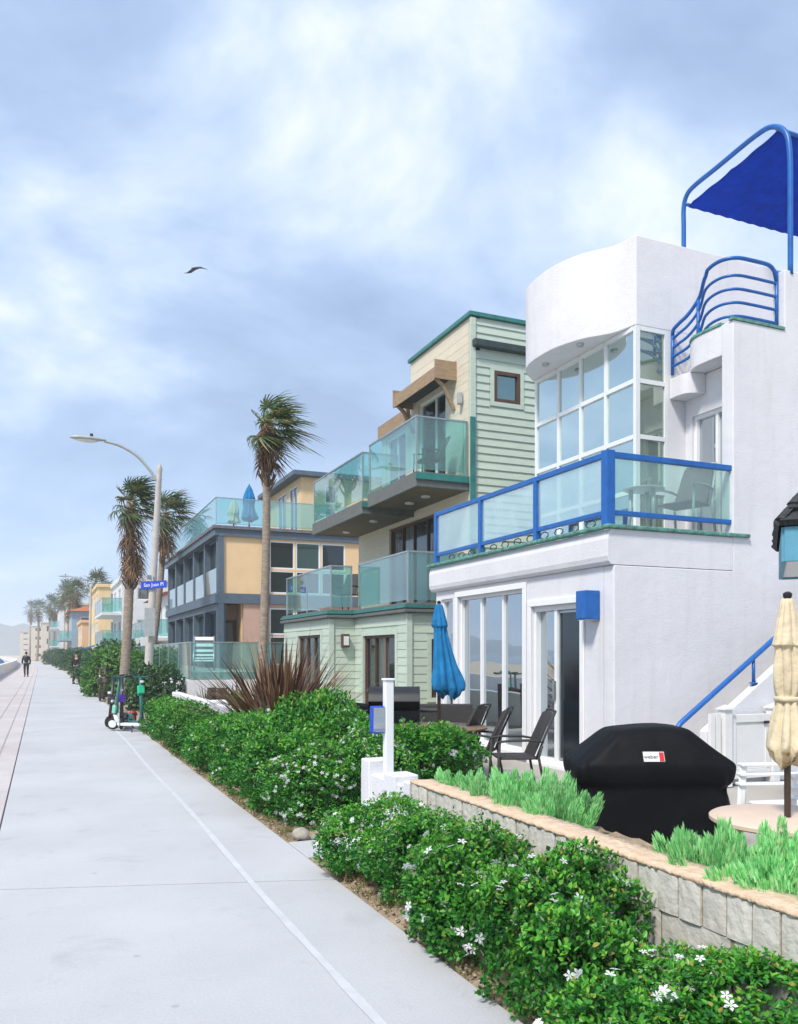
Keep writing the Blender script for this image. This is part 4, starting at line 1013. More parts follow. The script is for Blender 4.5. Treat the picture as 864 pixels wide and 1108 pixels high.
# feathery grey-green clumps in the planter
def plume_clump(seed):
    rnd = random.Random(seed); b = MB()
    for k in range(17):
        a = rnd.random()*2*PI; r = .19*math.sqrt(rnd.random()); base = Vector((r*math.cos(a), r*math.sin(a), rnd.uniform(0,.05)))
        ax = (Vector((math.cos(a)*r*2.0, math.sin(a)*r*2.0, 1)) + rdir(rnd)*.15).normalized(); hgt = rnd.uniform(.15,.23); rad = rnd.uniform(.036,.052)
        for i in range(230):
            t = rnd.random()**.8; q = rdir(rnd); q = (q - ax*q.dot(ax)).normalized()
            rr = rad*max(.05,math.sin(PI*min(1,.12+t*.86)))**.5; p = base + ax*hgt*t + q*rr*rnd.uniform(.4,1)
            d = (ax*1.0 + q*.22*(1.2-t) + rdir(rnd)*.10).normalized(); s = d.cross(rdir(rnd)).normalized()*.0030; ln = rnd.uniform(.022,.04)
            o = len(b.v); b.v += [tuple(p-s),tuple(p+s),tuple(p+d*ln*.6+s*.9),tuple(p+d*ln),tuple(p+d*ln*.6-s*.9)]; b.f.append((o,o+1,o+2,o+3,o+4))
    return b
pv = [plume_clump(90+i).build('feathery_plant', 'sage_leaf') for i in range(3)]
pts = [(3.02,5.75,'far end of the far planter group'),(3.10,5.48,'second from the far end of the far planter group'),(2.98,5.22,'front of the far planter group at the wall cap'),(3.22,5.12,'back of the far planter group'),(3.02,4.93,'middle of the far planter group'),(3.14,4.66,'beside the grill cover in the far planter group'),(3.0,4.46,'near end of the far planter group'),
       (3.10,3.36,'far end of the near planter group beside the grill cover'),(3.02,3.10,'second of the near planter group under the table'),(3.24,3.02,'back of the near planter group under the round table'),(3.0,2.84,'middle of the near planter group above the wall'),(3.2,2.70,'behind the middle of the near planter group'),(2.99,2.56,'near the frame edge in the near planter group'),(3.18,2.40,'at the frame edge behind its neighbour in the near planter group'),(3.0,2.28,'last of the near planter group at the frame edge')]
for i, (x,y,lab) in enumerate(pts):
    o = pv[i] if i < 3 else pv[i%3].copy()
    if i >= 3: COL.objects.link(o)
    s = random.uniform(.95,1.2); o.location = (x,y,.425); o.rotation_euler = (0,0,random.random()*6); o.scale = (s,s,s*random.uniform(.95,1.15))
    tag(o, 'feathery grey-green clump, '+lab, 'plant', 'feathery plants in the planter')

# grit and dry tufts on the bare strip
rnd = random.Random(8); b = MB()
for k in range(1500):
    y = rnd.uniform(1.5,20); x = 1.93 + abs(rnd.gauss(0,.14)); r = rnd.uniform(.004,.013)*(1.8 if rnd.random() < .06 else 1)
    if 6.25 < y < 6.9: continue
    b.ball((x,y,.005+r*.3), (r,r*rnd.uniform(.7,1.3),r*.7), 6, 4)
o = b.build('gravel', 'gravel_stone'); o['kind'] = 'stuff'
b = MB()
for k in range(800):
    y = rnd.uniform(1.5,20); x = 1.95 + abs(rnd.gauss(0,.12))
    if 6.2 < y < 6.95: continue
    for m in range(9):
        a = rnd.random()*6.28; l_ = rnd.uniform(.03,.09); p = Vector((x+rnd.uniform(-.03,.03),y+rnd.uniform(-.03,.03),.0)); d = Vector((math.cos(a)*.8,math.sin(a)*.8,rnd.uniform(.4,1))).normalized(); s = d.cross(Vector((0,0,1))).normalized()*.004
        o_ = len(b.v); b.v += [tuple(p-s),tuple(p+s),tuple(p+d*l_)]; b.f.append((o_,o_+1,o_+2))
o = b.build('dry_grass', 'dry_blade'); o['kind'] = 'stuff'
for i, (x,y,r,lab) in enumerate([(2.06,6.95,.075,'tan rounded stone at the corner of the entry slab'),(2.05,4.55,.055,'pale stone on the bare strip under the hedge')]):
    b = MB(); b.ball((x,y,r*.5), (r,r*1.3,r*.8), 14, 9)
    rr = random.Random(i); b.v = [(vx+rr.uniform(-.006,.006),vy+rr.uniform(-.006,.006),vz+rr.uniform(-.004,.004)) for vx,vy,vz in b.v]
    tag(b.build('stone', 'stone', smooth=True, origin=(x,y,0)), lab, 'stone')

# ------------------------------------------------------------------ palms
WIND = Vector((.90,-.40,0))
def fan(mb, base, d, lp, lb, n, rnd, droop, wind):
    side = d.cross(Vector((0,0,1)));
    side = side.normalized() if side.length > .05 else Vector((1,0,0))
    hub = base + d*lp - Vector((0,0,1))*droop*lp*.4 + wind*lp*.12
    mb.tube([base, base.lerp(hub,.5)+Vector((0,0,.03*lp)), hub], [.022,.016,.010], 4, cap=False)
    up = side.cross(d)
    for k in range(n):
        a = (k/(n-1)-.5)*R(250) + rnd.uniform(-.05,.05)
        dd = (d*math.cos(a) + side*math.sin(a) + up*.12*abs(math.sin(a))).normalized(); ln = lb*(.62+.38*math.cos(a*.6))*rnd.uniform(.85,1.1)
        wv = dd.cross(up); wv = (wv.normalized() if wv.length > .05 else side)
        tilt = rnd.uniform(-.5,.5); wv = (wv*math.cos(tilt) + up*math.sin(tilt))
        o = len(mb.v); w0 = lb*.040
        for t, wf in ((0,.5),(.4,1.),(.75,.7)):
            p = hub + dd*ln*t - Vector((0,0,1))*droop*ln*t*t*1.1 + wind*ln*t*t*.45
            mb.v += [tuple(p-wv*w0*wf), tuple(p+wv*w0*wf)]
        p = hub + dd*ln - Vector((0,0,1))*droop*ln*1.25 + wind*ln*.5
        mb.v.append(tuple(p))
        mb.f += [(o,o+1,o+3,o+2),(o+2,o+3,o+5,o+4),(o+4,o+5,o+6)]
def make_palm(seed, base, top, rb, rt, nf, lp, lb, skirt, label, group, green='palm_green', wind=1., nblade=18, trunkmat='palm_bark', skirt_len=1.6):
    rnd = random.Random(seed); base = Vector(base); top = Vector(top); Ht = top.z-base.z
    t = thing('palm_tree', label, 'palm tree', tuple(base), 0, group)
    b = MB(); pts = []; rs = []; m = 46
    for i in range(m+1):
        q = i/m; pts.append(base.lerp(top,q) + Vector((.10*math.sin(q*3.1),.06*math.sin(q*2.3),0))*(Ht/9) ); rs.append((rb*(1-q)+rt*q)*(1+(.25*max(0,1-q*9)))*(1.035 if i%2 else .975))
    b.tube(pts, rs, 14); b.build('trunk', trunkmat, t, smooth=True)
    if skirt:
        b = MB()
        for k in range(skirt):
            a = rnd.random()*2*PI; zz = rnd.uniform(-skirt_len,.1)
            dn = Vector((math.cos(a)*.75, math.sin(a)*.75, -rnd.uniform(.55,1.5))) + WIND*.28*wind; dn.normalize()
            fan(b, top+Vector((math.cos(a)*rt*.8,math.sin(a)*rt*.8,zz)), dn, lp*.42, lb*.62, 9, rnd, .5, WIND*.25*wind)
        b.build('dead_skirt', 'palm_dead', t)
        # old leaf bases crossing on the upper trunk
        b = MB()
        for k in range(int(skirt*1.2)):
            a = rnd.random()*2*PI; zz = -skirt_len - rnd.uniform(-.2,.9); c = Vector((math.cos(a),math.sin(a),0)); p = top+Vector((0,0,zz))+c*rt*1.0
            b.tube([p, p+c*.10+Vector((0,0,.16)), p+c*.16+Vector((rnd.uniform(-.06,.06),rnd.uniform(-.06,.06),.30))], [.03,.024,.012], 4)
        b.build('leaf_base', 'palm_dead', t)
    b = MB()
    for k in range(nf):
        a = k*2.39996 + rnd.uniform(-.3,.3); el = R(82) - (k/nf)**.85*R(112)
        d = Vector((math.cos(a)*math.cos(el), math.sin(a)*math.cos(el), math.sin(el))) + WIND*.42*wind; d.normalize()
        fan(b, top + Vector((0,0,.12-.35*k/nf)), d, lp*rnd.uniform(.8,1.1), lb*rnd.uniform(.85,1.1), nblade, rnd, .22+.25*(k/nf), WIND*wind)
    b.build('crown', green, t)
    return t
make_palm(1, (5.35,21.9,0), (5.55,21.9,7.75), .125,.095, 20, .48,.68, 50, 'tall windblown fan palm in front of the tan house', 'palms along the shore', skirt_len=.9, wind=1.15)
make_palm(2, (2.70,31.6,0), (2.95,31.4,7.1), .18,.145, 22, .52,.78, 70, 'stout leaning fan palm with hanging brown skirt behind the street lamp', 'palms along the shore', skirt_len=2.3)
make_palm(3, (4.46,39.4,0), (5.2,39.0,8.1), .15,.13, 18, .58,.82, 40, 'second windblown palm whose crown shows right of the near street lamp', 'palms along the shore', skirt_len=1.6)
FP = [(5.0,94,9.2,"fan palm rising right behind the middle street lamp",26),(3.6,107,9.4,"bushy-headed palm left of the middle street lamp",26),(3.1,114,8.6,"palm with half-hidden head beside the bushy-headed palm",16)]
for i, (x,y,h,lab,sk) in enumerate(FP):
    make_palm(10+i, (x+bend(y),y,0), (x+bend(y)+.3,y,h), .2,.16, 24, 1.0,1.15, sk, lab, 'palms along the shore', 'palm_far', .4, 12, skirt_len=2.2)
pr = make_palm(20, (3.2+bend(125),125,0), (3.5+bend(125),125,10.5), .24,.2, 22, 1.2,1.3, 20, 'hazy palm just beyond the third street lamp', 'palms along the shore', 'palm_far', .5, 10, skirt_len=2)
for i, (x,y,s,lab) in enumerate([(3.6,142,1.05,'tallest hazy palm with wide windblown head in the distance'),(3.0,160,.95,'hazy palm between two taller ones in the distance'),(3.4,185,1.15,'faint distant palm left of the wide-headed one'),(2.6,215,1.2,'faint palm before the cream apartment house'),(2.6,250,1.35,'faintest palm farthest down the walk'),(7.5,112,.9,'palm head showing above the far house roofs')]):
    again(pr, (x+bend(y),y,0), i*1.3*0, lab, s)
# young broad-leaved palm by the leaning trunk
rnd = random.Random(50); b = MB()
for k in range(16):
    a = k*2.4; el = rnd.uniform(.6,1.35); d = Vector((math.cos(a)*math.cos(el),math.sin(a)*math.cos(el),math.sin(el))); s = d.cross(Vector((0,0,1))).normalized(); o = len(b.v)
    for i in range(7):
        t = i/6; p = Vector((3.4,37,.2)) + d*2.3*t - Vector((0,0,1))*.9*t*t; w_ = .03 + .22*math.sin(PI*min(1,t*1.05))**.7*(t > .2)
        b.v += [tuple(p-s*w_),tuple(p+s*w_)]
    for i in range(6): b.f.append((o+2*i,o+2*i+1,o+2*i+3,o+2*i+2))
tag(b.build('broadleaf_plant', 'far_leaf', origin=(3.4,37,0)), 'broad paddle-leaved green plant at the stout palm trunk', 'plant')

# ------------------------------------------------------------------ garden walls and posts
CR = Vector((.9187,-.3951,0)); CF = Vector((.3951,.9187,0))
rnd = random.Random(12)
b = MB(); cap = MB()
def rough_block(mb, x0, x1, y0, y1, z0, z1, amp, ny=4, nz=3, topmb=None):
    """split-faced block: chipped outer face and top edge"""
    nx = 3; grid = {}; vs = []
    def P(i, j, k):
        key = (i,j,k)
        if key not in grid:
            x = x0+(x1-x0)*i/nx; y = y0+(y1-y0)*j/ny; z = z0+(z1-z0)*k/nz
            a = amp*rnd.uniform(-1,1)
            if i == 0: x += a
            if k == nz: z += amp*.7*rnd.uniform(-1,1)
            if j in (0,ny) and i == 0: x += .004
            grid[key] = len(vs); vs.append((x,y,z))
        return grid[key]
    fs = []; tf_ = []
    for j in range(ny):
        for k in range(nz):
            fs.append((P(0,j,k),P(0,j,k+1),P(0,j+1,k+1),P(0,j+1,k))); fs.append((P(nx,j,k),P(nx,j+1,k),P(nx,j+1,k+1),P(nx,j,k+1)))
    for i in range(nx):
        for k in range(nz):
            fs.append((P(i,0,k),P(i+1,0,k),P(i+1,0,k+1),P(i,0,k+1))); fs.append((P(i,ny,k),P(i,ny,k+1),P(i+1,ny,k+1),P(i+1,ny,k)))
    for i in range(nx):
        for j in range(ny):
            q = (P(i,j,nz),P(i+1,j,nz),P(i+1,j+1,nz),P(i,j+1,nz)); fs.append(q)
            fs.append((P(i,j,0),P(i,j+1,0),P(i+1,j+1,0),P(i+1,j,0)))
    mb.add(vs, fs)
y = -1.0
while y < 5.9:
    l_ = .142; rough_block(b, 2.665+rnd.uniform(-.006,.006),2.86, y+.0045,y+l_-.0045, .402,.583, .0022); y += l_
for r_, off in ((0,.2),(1,0)):
    y = -1.0-off
    while y < 5.9:
        l_ = .43; e = min(y+l_-.004,5.985)
        if e-y > .1: rough_block(b, 2.672,2.86, y+.004,e, .40-.2*(r_+1)+.004,.397-.2*r_, .0022, 6)
        y += l_
rough_block(cap, 2.662,2.868, -1.0,5.985, .5845,.607, .0055, 330, 1)
bw = thing('block_wall', 'low split-faced grey block wall with rough tan cap behind the near shrubs', 'wall', (2.76,2.5,0))
b.build('block', 'block_stone', bw, smooth=False); cap.build('cap', 'block_cap', bw, smooth=True)
m_ = MB(); m_.box(2.676,2.855,-1,5.985,-.05,.575); m_.build('mortar', 'mortar', bw)
lw = MB(); lw.box(2.68,2.86,6.0,7.12,-.05,.54); lw.box(2.66,2.88,6.28,6.52,-.05,.60); lw.box(2.66,2.88,6.86,7.06,-.05,.66); lw.box(2.665,2.875,6.0,6.12,-.05,.585)
tag(lw.build('plaster_wall', 'white_stucco', bevel=.012, origin=(2.77,6.5,0)), 'short white plastered wall with little piers at the end of the block wall', 'wall')
pt = thing('white_post', 'thin white post with blue box on the short white wall', 'post', (2.77,6.68,.54))
b = MB(); b.box(2.735,2.81,6.645,6.72,.54,1.37); b.build('shaft', 'white_paint', pt, bevel=.006)
b = MB(); b.box(2.725,2.82,6.635,6.73,1.371,1.39); b.build('cap', 'white_paint', pt, bevel=.006)
b = MB(); b.box(2.62,2.732,6.66,6.74,.92,1.15); o = b.build('blue_box', 'sign_blue', pt, bevel=.008)
b = MB(); b.box(2.625,2.735,6.652,6.659,.93,1.14); b.build('lid', 'frosted_glass', o)
b = MB(); b.box(2.75,2.93,10.7,19.6,-.05,.74); b.box(2.70,2.98,14.4,14.7,-.05,.80)
tag(b.build('garden_wall', 'white_stucco', bevel=.03, seg=3, origin=(2.84,15,0)), 'long low white plastered wall behind the far end of the hedge', 'wall')
for i,(y,h) in enumerate(((15.3,.98),(16.3,.95))):
    b = MB(); b.tube([(3.05,y,-.05),(3.05,y,.5),(3.05,y,h)], [.10,.095,.09], 9); tag(b.build('wooden_post', 'wood_post', smooth='angle', origin=(3.05,y,0)), ('dark weathered wooden post nearer the red flax','dark weathered wooden post nearer the scooters')[i], 'post', 'weathered wooden posts behind the low wall')
b = MB(); b.tube([(3.05,15.42,.80),(3.06,15.8,.83),(3.05,16.19,.82)], .045, 7); b.tube([(3.3,14.1,.55),(3.15,14.8,.78),(3.05,15.18,.86)], .035, 7)
tag(b.build('driftwood', 'wood_post', smooth=True, origin=(3.05,15.6,.8)), 'grey driftwood branches leaning between the wooden posts', 'driftwood')
gf = thing('glass_fence', 'pale green glass fence on white base before the tan house', 'fence', (3.9,30,0))
b = MB(); b.box(3.8,4.0,24.0,40,-.05,.86); b.box(4.003,9.5,24.0,24.2,-.05,.86); b.build('base', 'white_stucco', gf)
b = MB(); b.box(4.003,5.99,24.203,40,-.05,1.08); b.build('terrace', 'patio_concrete', gf)
glass_rail(gf, [(9.5,24.1),(3.9,24.1),(3.9,39.9)], .86, 1.1, 'fence_glass', 'rail_metal', name='glass_screen', maxlen=2.4, pw=.03)
gp = thing('glass_fence', 'short glass fence with white posts beside the sign pole', 'fence', (4.4,41,0))
b = MB(); b.box(4.3,4.5,40.2,47,-.05,1.0); b.build('base', 'white_stucco', gp)
for y in (40.3,42.5): 
    b = MB(); b.box(4.25,4.55,y-.15,y+.15,1.0,2.4); b.build('post', 'white_paint', gp)
glass_rail(gp, [(4.4,40.5),(4.4,46.9)], 1.0, 1.3, 'fence_glass', 'rail_metal', name='glass_screen', maxlen=2, pw=.03)
# white picket-panel gate under the stair
gt = thing('garden_gate', 'white vinyl gate with two square posts under the blue stair rail', 'gate', (7.5,7.2,.1))
for x in (7.12,7.85):
    b = MB(); b.box(x-.055,x+.055,7.14,7.25,.1,.97); p_ = b.build('post', 'white_plastic', gt, bevel=.004)
    b = MB(); b.box(x-.075,x+.075,7.12,7.27,.971,.99); b.add([(x-.06,7.135,.991),(x+.06,7.135,.991),(x+.06,7.255,.991),(x-.06,7.255,.991),(x,7.195,1.03)], [(0,3,2,1),(0,1,4),(1,2,4),(2,3,4),(3,0,4)]); b.build('cap', 'white_plastic', p_)
b = MB(); b.box(7.19,7.78,7.17,7.22,.82,.91); b.box(7.19,7.78,7.17,7.22,.18,.28); b.box(7.19,7.26,7.17,7.22,.283,.817); b.box(7.71,7.78,7.17,7.22,.283,.817); b.box(7.263,7.707,7.185,7.205,.283,.817); b.build('panel', 'white_plastic', gt, bevel=.003)
b = MB(); b.box(7.68,7.75,7.15,7.168,.80,.83); b.build('latch', 'black_metal', gt)
b = MB()
for x in (6.92,7.0): b.box(x-.03,x+.03,7.17,7.22,.15,.93)
b.build('slat', 'white_plastic', gt)

# ------------------------------------------------------------------ patio furniture
def local(c, rz):
    M = Matrix.Translation(Vector(c)) @ Matrix.Rotation(rz, 4, 'Z'); return M
# covered grill
gc = Vector((4.33,5.20,.1)); FACE = math.atan2(CR.y, CR.x)
def place(mb, c, rz):
    M = local(c, rz); mb.v = [tuple(M @ Vector(v)) for v in mb.v]; return mb
CG = thing('covered_grill', 'big grill under a fitted black cover with small badge', 'grill', tuple(gc))
lev = [(0,.60,.33),(.12,.605,.335),(.30,.60,.33),(.44,.565,.32),(.505,.545,.315),(.525,.575,.34),(.56,.60,.362),(.64,.605,.365),(.675,.602,.362),(.695,.585,.35),(.75,.505,.325),(.81,.43,.30),(.87,.36,.27),(.915,.315,.235),(.935,.29,.20),(.943,.24,.15),(.945,.12,.07)]
b = MB(); nn = 72; rr = random.Random(2); ph = [rr.random()*6 for _ in range(6)]
for i,(z,hx,hy) in enumerate(lev):
    for j in range(nn):
        a = 2*PI*j/nn; ca, sa = math.cos(a), math.sin(a); e = .32
        x = hx*math.copysign(abs(ca)**e, ca); yv = hy*math.copysign(abs(sa)**e, sa)
        wv = .010*math.sin(5*a+ph[0]+z*6) + .008*math.sin(11*a+ph[1]-z*9) + .006*math.sin(17*a+ph[2]+z*21)
        if z < .46: wv *= 1.9
        k = 1 + wv
        dz = .010*math.sin(a*3+ph[3])+.008*math.sin(a*7+ph[4]) if .5 < z < .9 else 0
        b.v.append((x*k, yv*k, z+dz + (.012*math.sin(x*9+1) if z > .9 else 0)))
for i in range(len(lev)-1):
    for j in range(nn): b.f.append((i*nn+j,i*nn+(j+1)%nn,(i+1)*nn+(j+1)%nn,(i+1)*nn+j))
b.f.append(tuple((len(lev)-1)*nn+j for j in range(nn))); b.f.append(tuple(range(nn-1,-1,-1)))
o = place(b, gc, FACE).build('cover', 'black_cover', CG, smooth=True); s_ = o.modifiers.new('smooth','SUBSURF'); s_.levels = 1; s_.render_levels = 1
Mt = Matrix.Rotation(R(-28), 3, 'X')
b = MB(); b.obox((-.04,-.345,.742), (.155,.006,.078), Mt); bd_ = place(b, gc, FACE).build('badge', 'badge_plate', CG, bevel=.002)
b = MB(); b.obox((-.04,-.343,.742), (.165,.004,.088), Mt); place(b, gc, FACE).build('badge_border', 'badge_ink', bd_)
b = MB(); b.obox((.0165,-.3485,.742), (.034,.004,.070), Mt); place(b, gc, FACE).build('badge_red', 'badge_red', bd_)
def text(name, body, size, m, parent, loc, rot, align='CENTER', ext=.001):
    cu = bpy.data.curves.new(name, 'FONT'); cu.body = body; cu.size = size; cu.align_x = align; cu.align_y = 'CENTER'; cu.extrude = ext
    cu.materials.append(MATS[m]); tmp = bpy.data.objects.new(name, cu); COL.objects.link(tmp); bpy.context.view_layer.update()
    me = bpy.data.meshes.new_from_object(tmp.evaluated_get(bpy.context.evaluated_depsgraph_get())); bpy.data.objects.remove(tmp); bpy.data.curves.remove(cu); me.name = name
    o = bpy.data.objects.new(name, me); COL.objects.link(o); o.parent = parent
    root = parent
    while root.parent is not None: root = root.parent
    o.location = Vector(loc) - Vector(root.location); o.rotation_euler = rot; return o
lp = local(gc, FACE) @ Vector((-.062,-.3505,.742))
text('lettering', 'weber', .042, 'badge_ink', bd_, lp, (R(90-28),0,FACE))
b = MB(); b.obox((-.52,-.338,.40), (.17,.012,.03), Matrix.Rotation(R(22),3,'Y')); place(b, gc, FACE).build('strap', 'strap', CG, bevel=.003)

def chair(name, label, kind, seatm, framem, group):
    t = thing(name, label, 'chair', (0,0,0), 0, group)
    b = MB(); b.box(-.24,.24,-.24,.22,.40,.43); b.build('seat', seatm, t, bevel=.012)
    b = MB(); nx, nz = 8, 10; vs = []
    for k in range(2):
        for j in range(nz+1):
            for i in range(nx+1):
                u = i/nx*2-1; v = j/nz; vs.append((u*(.225-.03*v*v), .20+.22*v+.03*u*u*-1-.02*k, .42+.52*v - .02*abs(u)**3*v))
    fs = []; N = (nx+1)*(nz+1)
    for j in range(nz):
        for i in range(nx):
            a = j*(nx+1)+i; fs += [(a,a+nx+1,a+nx+2,a+1),(N+a,N+a+1,N+a+nx+2,N+a+nx+1)]
    for j in range(nz):
        a = j*(nx+1); fs.append((a,N+a,N+a+nx+1,a+nx+1)); a += nx; fs.append((a,a+nx+1,N+a+nx+1,N+a))
    for i in range(nx):
        fs.append((i,i+1,N+i+1,N+i)); a = nz*(nx+1)+i; fs.append((a,N+a,N+a+1,a+1))
    b.add(vs, fs); b.build('backrest', seatm, t, smooth='angle')
    b = MB()
    for s in (-1,1): b.tube([(s*.235,.19,.40),(s*.235,.30,.68),(s*.205,.43,.95)], .014, 6)
    b.tube([(-.205,.43,.95),(0,.435,.96),(.205,.43,.95)], .014, 6); b.build('back_frame', framem, t, smooth=True)
    for s in (-1,1):
        b = MB(); b.tube([(s*.27,-.26,0),(s*.265,-.25,.3),(s*.265,-.235,.60)], .016, 6); b.build('leg', framem, t, smooth=True)
        b = MB(); b.tube([(s*.27,.30,0),(s*.255,.22,.42),(s*.25,.26,.56)], .016, 6); b.build('leg', framem, t, smooth=True)
        b = MB(); b.tube([(s*.265,-.27,.605),(s*.275,-.1,.625),(s*.26,.12,.625),(s*.245,.28,.60)], [.02,.026,.026,.018], 8, squash=.6); b.build('armrest', framem, t, smooth=True)
    return t
GC_ = 'dark woven chairs at the umbrella table'
c0 = chair('patio_chair', 'dark woven armchair nearest the sliding door, facing the patio table', 'w', 'dark_wicker', 'dark_wicker', GC_)
FL = R(-113.5)
c0.scale = (.93,.93,.93); c0.location = (4.76,7.85,.1); c0.rotation_euler = (0,0,FL+R(4))
again(c0, (4.64,8.52,.1), FL-R(18), 'dark woven armchair tucked at the table, second from the sliding door')
again(c0, (4.68,9.15,.1), FL-R(30), 'dark woven armchair with its back showing just right of the blue umbrella')
c1 = chair('balcony_chair', 'grey mesh high-backed armchair behind the side glass of the blue balcony', 'w', 'grey_mesh', 'lamp_grey', None)
c1.location = (7.72,8.52,3.09); c1.rotation_euler = (0,0,FL+R(42)); c1.scale = (1.05,1.05,1.10)
del_group = [c1]
c2 = again(c0, (7.35,15.55,5.205), FL+R(20), 'round-backed dark wicker chair on the top glass balcony of the green house')
c3 = again(c0, (6.5,18.3,2.6), FL+R(60), 'dark chair on the middle glass deck of the green house')
for c in (c1,c2,c3):
    if 'group' in c: del c['group']
# tables
def round_table(name, label, c, r, zt, topm, legm, n=4, rim=.03):
    t = thing(name, label, 'table', c)
    b = MB(); b.lathe([(r-.012,zt-rim),(r,zt-rim+.008),(r,zt-.008),(r-.012,zt)], c, 48); b.build('tabletop', topm, t, smooth='angle')
    for k in range(n):
        a = 2*PI*k/n+.6; dx, dy = math.cos(a), math.sin(a)
        b = MB(); b.tube([(c[0]+dx*r*.80,c[1]+dy*r*.80,c[2]),(c[0]+dx*r*.66,c[1]+dy*r*.66,c[2]+zt*.5),(c[0]+dx*r*.62,c[1]+dy*r*.62,c[2]+zt-rim-.002)], [.02,.024,.03], 8); b.build('leg', legm, t, smooth=True)
    return t
round_table('patio_table', 'round pinkish tan table with beige umbrella standing through it', (3.84,3.41,.1), .42, .59, 'table_top', 'table_top', 4, .035)
round_table('patio_table', 'brown round table under the folded blue umbrella', (4.37,8.95,.1), .58, .64, 'brown_table', 'black_metal')
round_table('side_table', 'small round metal table beside the grey mesh balcony chair', (7.05,8.5,3.09), .26, .62, 'lamp_grey', 'lamp_grey', 3, .02)
def folded_umbrella(name, label, c, prof, fabric, pole_top, rp, sway=0., pleats=8, amp=.22, tie=None, seed=1, group=None):
    t = thing(name, label, 'umbrella', c, 0, group); rr = random.Random(seed); ph = rr.random()*6
    b = MB(); n = 96; k = len(prof); ztop = prof[0][1]; zb = prof[-1][1]
    def fn(a, q): 
        s = math.sin(pleats*a/2+ph+q*1.3+.5*math.sin(a*2+q*5)); return (1-amp) + amp*1.7*abs(s)**.7*(.35+.65*q) + .06*math.sin(3*a+q*8+ph) + .05*math.sin(5*a-q*17+2*ph)*q + .035*math.sin(13*a+q*31)*q
    pr = [(v.x,v.z) for v in smooth_curve([(r,0,z) for r,z in prof], 5)]
    b.lathe(pr, c, n, fn)
    vs = []
    for i,(x,y,z) in enumerate(b.v):
        q = max(0,(c[2]+ztop-z)/(ztop-zb)); d = CR*(sway*q**1.6); j = i % n
        zz = z + (.05*math.sin(pleats*(2*PI*j/n)+ph*2)+.03*math.sin(3*(2*PI*j/n)+ph))*(q > .97)
        vs.append((x+d.x,y+d.y,zz))
    b.v = vs
    o = b.build('canopy', fabric, t, smooth=True)
    if tie:
        b = MB(); b.lathe([(tie[0],tie[1]-.015),(tie[0]+.006,tie[1]),(tie[0],tie[1]+.015)], c, 32); b.build('tie', fabric, o, smooth=True)
    b = MB(); b.tube([(c[0],c[1],c[2]),(c[0],c[1],c[2]+ztop+.01)], rp, 12); b.build('pole', 'umbrella_pole', t, smooth=True)
    b = MB(); b.lathe([(.016,ztop+.0),(.024,ztop+.012),(.024,ztop+.03),(.01,ztop+.04)], c, 14); b.build('finial', 'black_metal', t, smooth='angle')
    return t
folded_umbrella('patio_umbrella', 'folded beige umbrella standing through the round tan table', (3.83,3.41,.1), [(.018,1.81),(.038,1.80),(.056,1.72),(.082,1.58),(.086,1.55),(.068,1.53),(.074,1.42),(.068,1.31),(.056,1.25),(.072,1.15),(.094,1.03),(.098,.97),(.065,.93)], 'beige_canvas', 0, .018, .0, 8, .26, (.066,1.25), 3)
folded_umbrella('patio_umbrella', 'folded blue umbrella with its cloth blown sideways over the brown table', (4.37,8.95,.1), [(.02,2.10),(.05,2.08),(.07,2.0),(.10,1.87),(.096,1.83),(.08,1.80),(.10,1.62),(.13,1.42),(.175,1.20),(.165,1.08),(.10,1.02)], 'blue_canvas', 0, .022, .13, 8, .30, None, 5)
folded_umbrella('terrace_umbrella', 'folded bright blue umbrella on the roof terrace of the tan house', (7.35,31.7,6.36), [(.03,1.75),(.12,1.6),(.24,1.2),(.20,.9),(.30,.5),(.24,.42)], 'blue_canvas', 0, .03, 0, 8, .2, None, 7)
folded_umbrella('terrace_umbrella', 'folded pale umbrella next to the blue one on the roof terrace', (6.9,32.4,6.36), [(.03,1.3),(.12,1.15),(.22,.8),(.18,.6),(.24,.4)], 'beige_canvas', 0, .03, 0, 8, .2, None, 8)
